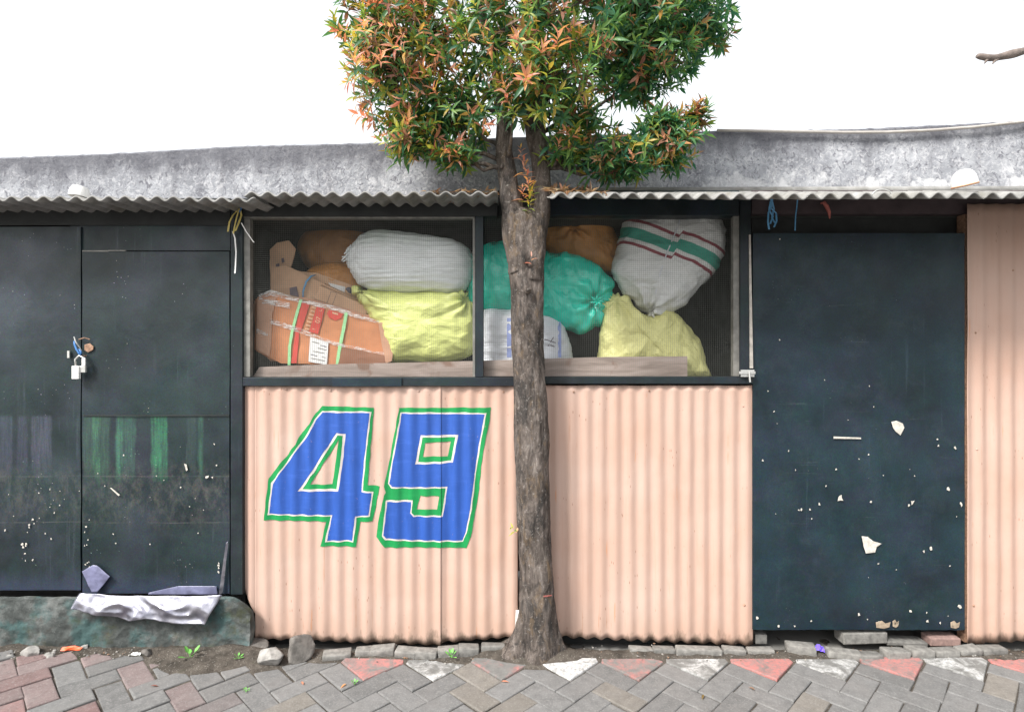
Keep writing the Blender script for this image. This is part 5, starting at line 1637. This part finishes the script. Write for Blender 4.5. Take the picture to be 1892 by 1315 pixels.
for (px, py, sx, m_, lb) in ((55, 1207, .040, 'stone', "largest pale rubble lump at the left end of the plinth"), (15, 1212, .022, 'stone', "small rubble lump at the far left edge"), (150, 1196, .024, 'stone', "whitish crumpled lump beside the orange plastic scrap"), (268, 1204, .030, 'stone2', "dark rubble lump in the crack under the metal flap"), (90, 1210, .018, 'stone', "small rubble lump right of the largest lump")):
    rock(gpt(px, py + 6, gz(-2)) + Vector((0, .01, sx * .3)), (sx, sx * .8, sx * .7), px * .37, M[m_], "stone", lb, "rubble along the mossy plinth", 4, "stone")
rq_ = random.Random(77)
for k in range(16):
    px, py = rq_.uniform(-10, 118), rq_.uniform(1206, 1216); sx = rq_.uniform(.008, .017)
    rock(gpt(px, py, gz(-2)) + Vector((0, .012, sx * .3)), (sx * 1.3, sx, sx * .7), 5 + k * .71, M['stone' if k % 3 else 'stone2'], "stone", "small grey stone chip in the heap at the far left end of the plinth", "small stone chips at the far left", 2, "stone")
# crumbs of dirt and dry leaf along the foot of the shed: nobody could count them
mb = MB()
for k in range(420):
    px = rq_.uniform(-40, 1930); b = gpt(px, rq_.gauss(1207, 7), .006 + gz(X(px, -.05)))
    if b.y > .06: continue
    r_ = rq_.uniform(.0015, .0065)
    vs = [b + Vector((r_ * rq_.uniform(.6, 1.5) * math.cos(a * 1.257), r_ * rq_.uniform(.6, 1.4) * math.sin(a * 1.257), 0)) for a in range(5)] + [b + Vector((0, 0, r_ * rq_.uniform(.4, 1.2)))]
    col = rq_.choice([(.20, .19, .175), (.12, .11, .10), (.30, .285, .26), (.19, .12, .08), (.26, .15, .09), (.08, .075, .07)])
    mb.add(vs, [(a, (a + 1) % 5, 5) for a in range(5)], 0, (*col, 1))
tag(mb.build("dirt_crumbs", M['paver'], tint=True, origin=False), kind="stuff")
# loose half bricks: px centre, py of the base front, length px, height m, depth, yaw, tone
BR = [(622, 1217, 52, .024, .07, .22, 'brick', "thin tilted"), (674, 1211, 36, .030, .06, .12, 'brick', ""), (706, 1211, 44, .034, .06, .05, 'brick', ""), (748, 1214, 40, .034, .06, -.12, 'brick', ""), (786, 1216, 40, .036, .06, -.03, 'brick', ""), (828, 1213, 40, .040, .06, .10, 'brick', ""), (866, 1212, 38, .046, .06, .12, 'brick2', ""),
      (911, 1208, 44, .050, .05, .05, 'brick2', ""),
      (1186, 1205, 44, .016, .05, 0, 'brick', ""), (1229, 1207, 40, .026, .05, 0, 'brick2', ""), (1293, 1210, 84, .034, .05, 0, 'brick', ""), (1358, 1208, 42, .026, .05, -.04, 'brick', ""), (1408, 1207, 50, .020, .05, -.02, 'brick', ""),
      (1482, 1209, 50, .050, .07, -.25, 'brick', ""), (1562, 1216, 58, .036, .05, -.14, 'brick', ""), (1614, 1220, 42, .030, .06, .05, 'brick2', ""), (1663, 1219, 44, .046, .07, .06, 'brick', ""), (1709, 1217, 44, .050, .07, .04, 'brick', ""), (1754, 1214, 46, .034, .06, .05, 'brick', ""), (1797, 1211, 44, .034, .06, .12, 'brick', ""), (1842, 1208, 46, .028, .06, .02, 'brick2', "")]
WORD = ["first", "second", "third", "fourth", "fifth", "sixth", "seventh", "eighth"]
for i, (px, py, w_, h, dp, yaw, m_, ex) in enumerate(BR):
    b = gpt(px, py, .004)
    w2 = w_ * (b.y - CY) / F / 2
    mb = MB(); mb.box(-w2, w2, 0, dp, -.012, h * .8)
    o = mb.build("loose_brick", M[m_], None, bevel=.006, origin=False)
    for v in o.data.vertices:
        v.co += noise.noise_vector(v.co * 14 + Vector((i * 3.1, 0, 0))) * .005
    for p_ in o.data.polygons: p_.use_smooth = True
    for e in o.data.edges: pass
    o.location = b; o.rotation_euler = (rnd.uniform(-.08, .08), rnd.uniform(-.06, .06), yaw)
    seg_ = "along the panels left of the tree" if px < 930 else ("under the plain right panel" if px < 1440 else "before the right door")
    base = [k for k, q in enumerate(BR) if (q[0] < 930) == (px < 930) and (q[0] < 1440) == (px < 1440)]
    n_ = base.index(i)
    tone = "dark grey" if m_ == 'brick2' else "pale grey"
    side = "from the left"
    tag(o, "%s half paver, %s from left in row %s" % (tone, WORD[n_], seg_), "paver", "loose half pavers along the foot of the shed")
def loose(px0, px1, py0, py1, y, dp, m_, label, tilt=0):
    mb = MB(); z0, z1 = Z(py1, y), Z(py0, y)
    mb.box(X(px0, y), X(px1, y), y, y + dp, z0, z1)
    o = mb.build("loose_brick", M[m_], bevel=.006)
    o.rotation_euler = (0, tilt, rnd.uniform(-.05, .05))
    tag(o, label, "paver", "loose half pavers along the foot of the shed")
loose(1558, 1641, 1169, 1190, .055, .09, 'brick', "long paver lying crosswise in the gap under the right black door", -.02)
loose(1721, 1776, 1179, 1194, .045, .08, 'brickred', "reddish paver at the right end of the gap under the black door", -.02)
loose(1396, 1418, 1172, 1190, .08, .06, 'brick2', "dark paver at the left end of the gap under the black door")
loose(1640, 1715, 1186, 1194, .06, .08, 'brick2', "thin dark slab in the gap between the crosswise and the reddish paver", .03)

# scraps
def scrap(name, px, py, w, h, mat, label, seed, cat="litter"):
    b = gpt(px, py, gz(X(px, -.1)) + .004)
    rr = random.Random(seed); n = 5
    vs, fs = [], []
    for j in range(n + 1):
        for i in range(n + 1):
            vs.append(b + Vector(((i / n - .5) * w + rr.uniform(-.15, .15) * w / n, .02 * j / n + rr.uniform(-.006, .004), h * math.sin(PI * j / n * .7 + .2) * (1 - abs(i / n - .5)) + rr.uniform(0, .3) * h)))
    for j in range(n):
        for i in range(n):
            a = j * (n + 1) + i; fs += [(a, a + 1, a + n + 2), (a, a + n + 2, a + n + 1)]
    mb = MB(); mb.add(vs, fs); o = mb.build(name, mat)
    s_ = o.modifiers.new("thick", 'SOLIDIFY'); s_.thickness = .0012
    return tag(o, label, cat)
scrap("plastic_scrap", 130, 1203, .10, .020, M['orange_scrap'], "crumpled orange plastic scrap at the foot of the mossy plinth", 3)
scrap("plastic_scrap", 1515, 1206, .045, .035, M['violet'], "bright violet-blue plastic scrap among the loose pavers", 5)
scrap("paper_scrap", 250, 1210, .05, .006, M['label'], "pale flat scrap on the paving under the metal flap", 7)
mb = MB(); mb.prism([(X(953, .0), Z(1132, .0)), (X(961, .0), Z(1132, .0)), (X(958, .0), Z(1172, .0)), (X(951, .0), Z(1172, .0))], .030, .036)
tag(mb.build("plastic_strip", M['white']), "white plastic strip upright in the gap beside the tree foot", "litter")
# weeds
def weed(px, py, s, label, seed, z=.0):
    b = gpt(px, py, z); rr = random.Random(seed)
    t = thing("weed", b, label, "weed", "small weeds in the paving joints")
    mb = MB(); ml = MB()
    for k in range(6):
        a = k * 1.05 + rr.uniform(-.3, .3); el = rr.uniform(.3, 1.2)
        d = Vector((math.cos(a) * math.cos(el), math.sin(a) * math.cos(el), math.sin(el)))
        p = b + d * s * .6
        mb.tube([b, p], [.0012, .0008], 5)
        sd = d.cross(Vector((0, 0, 1))).normalized(); up = sd.cross(d)
        q = [p, p + d * s * .3 + sd * s * .24, p + d * s * .7 + sd * s * .16 - up * s * .05, p + d * s * .85 - up * s * .1, p + d * s * .7 - sd * s * .16 - up * s * .05, p + d * s * .3 - sd * s * .24]
        ml.add(q, [(0, 1, 2, 3), (0, 3, 4, 5)])
    mb.build("stem", M['weed'], t); ml.build("leaves", M['weed'], t)
weed(352, 1215, .045, "largest green weed at the foot of the mossy plinth", 3, .02)
weed(440, 1216, .022, "tiny green weed near the right end of the plinth", 4, .02)
weed(834, 1214, .030, "green weed among the loose pavers left of the tree", 5, .01)
weed(655, 1264, .018, "tiny weed in a joint of the grey paving, before the red edge paver", 6)
weed(455, 1276, .014, "tiny moss tuft in a joint of the paving at lower left", 7)

# fallen leaves on the ground
for k, (px, py) in enumerate(((926, 1258), (1395, 1274), (640, 1262), (278, 1266), (560, 1264), (1300, 1282))):
    mb = MB(); b = gpt(px, py, .006 + gz(X(px, -.3)))
    leaf(mb, b, Vector((math.cos(k * 2.1), math.sin(k * 2.1), .1)), Vector((0, 0, 1)), .035, .006, REDS[k % 4] if k % 2 == 0 else MAUV[k % 3], .2)
    where = ["at the tip of the red edge paver left of the trunk", "on grey paving right of the tree, below a red edge paver", "on grey paving below the corrugated panel with the number", "on the reddish paving at lower left", "in an open joint left of the red edge pavers", "on the paving at bottom right of centre"][k]
    tag(mb.build("fallen_leaf", M['leaf'], tint=True), "small dry fallen leaf " + where, "leaf", "fallen leaves on the paving")
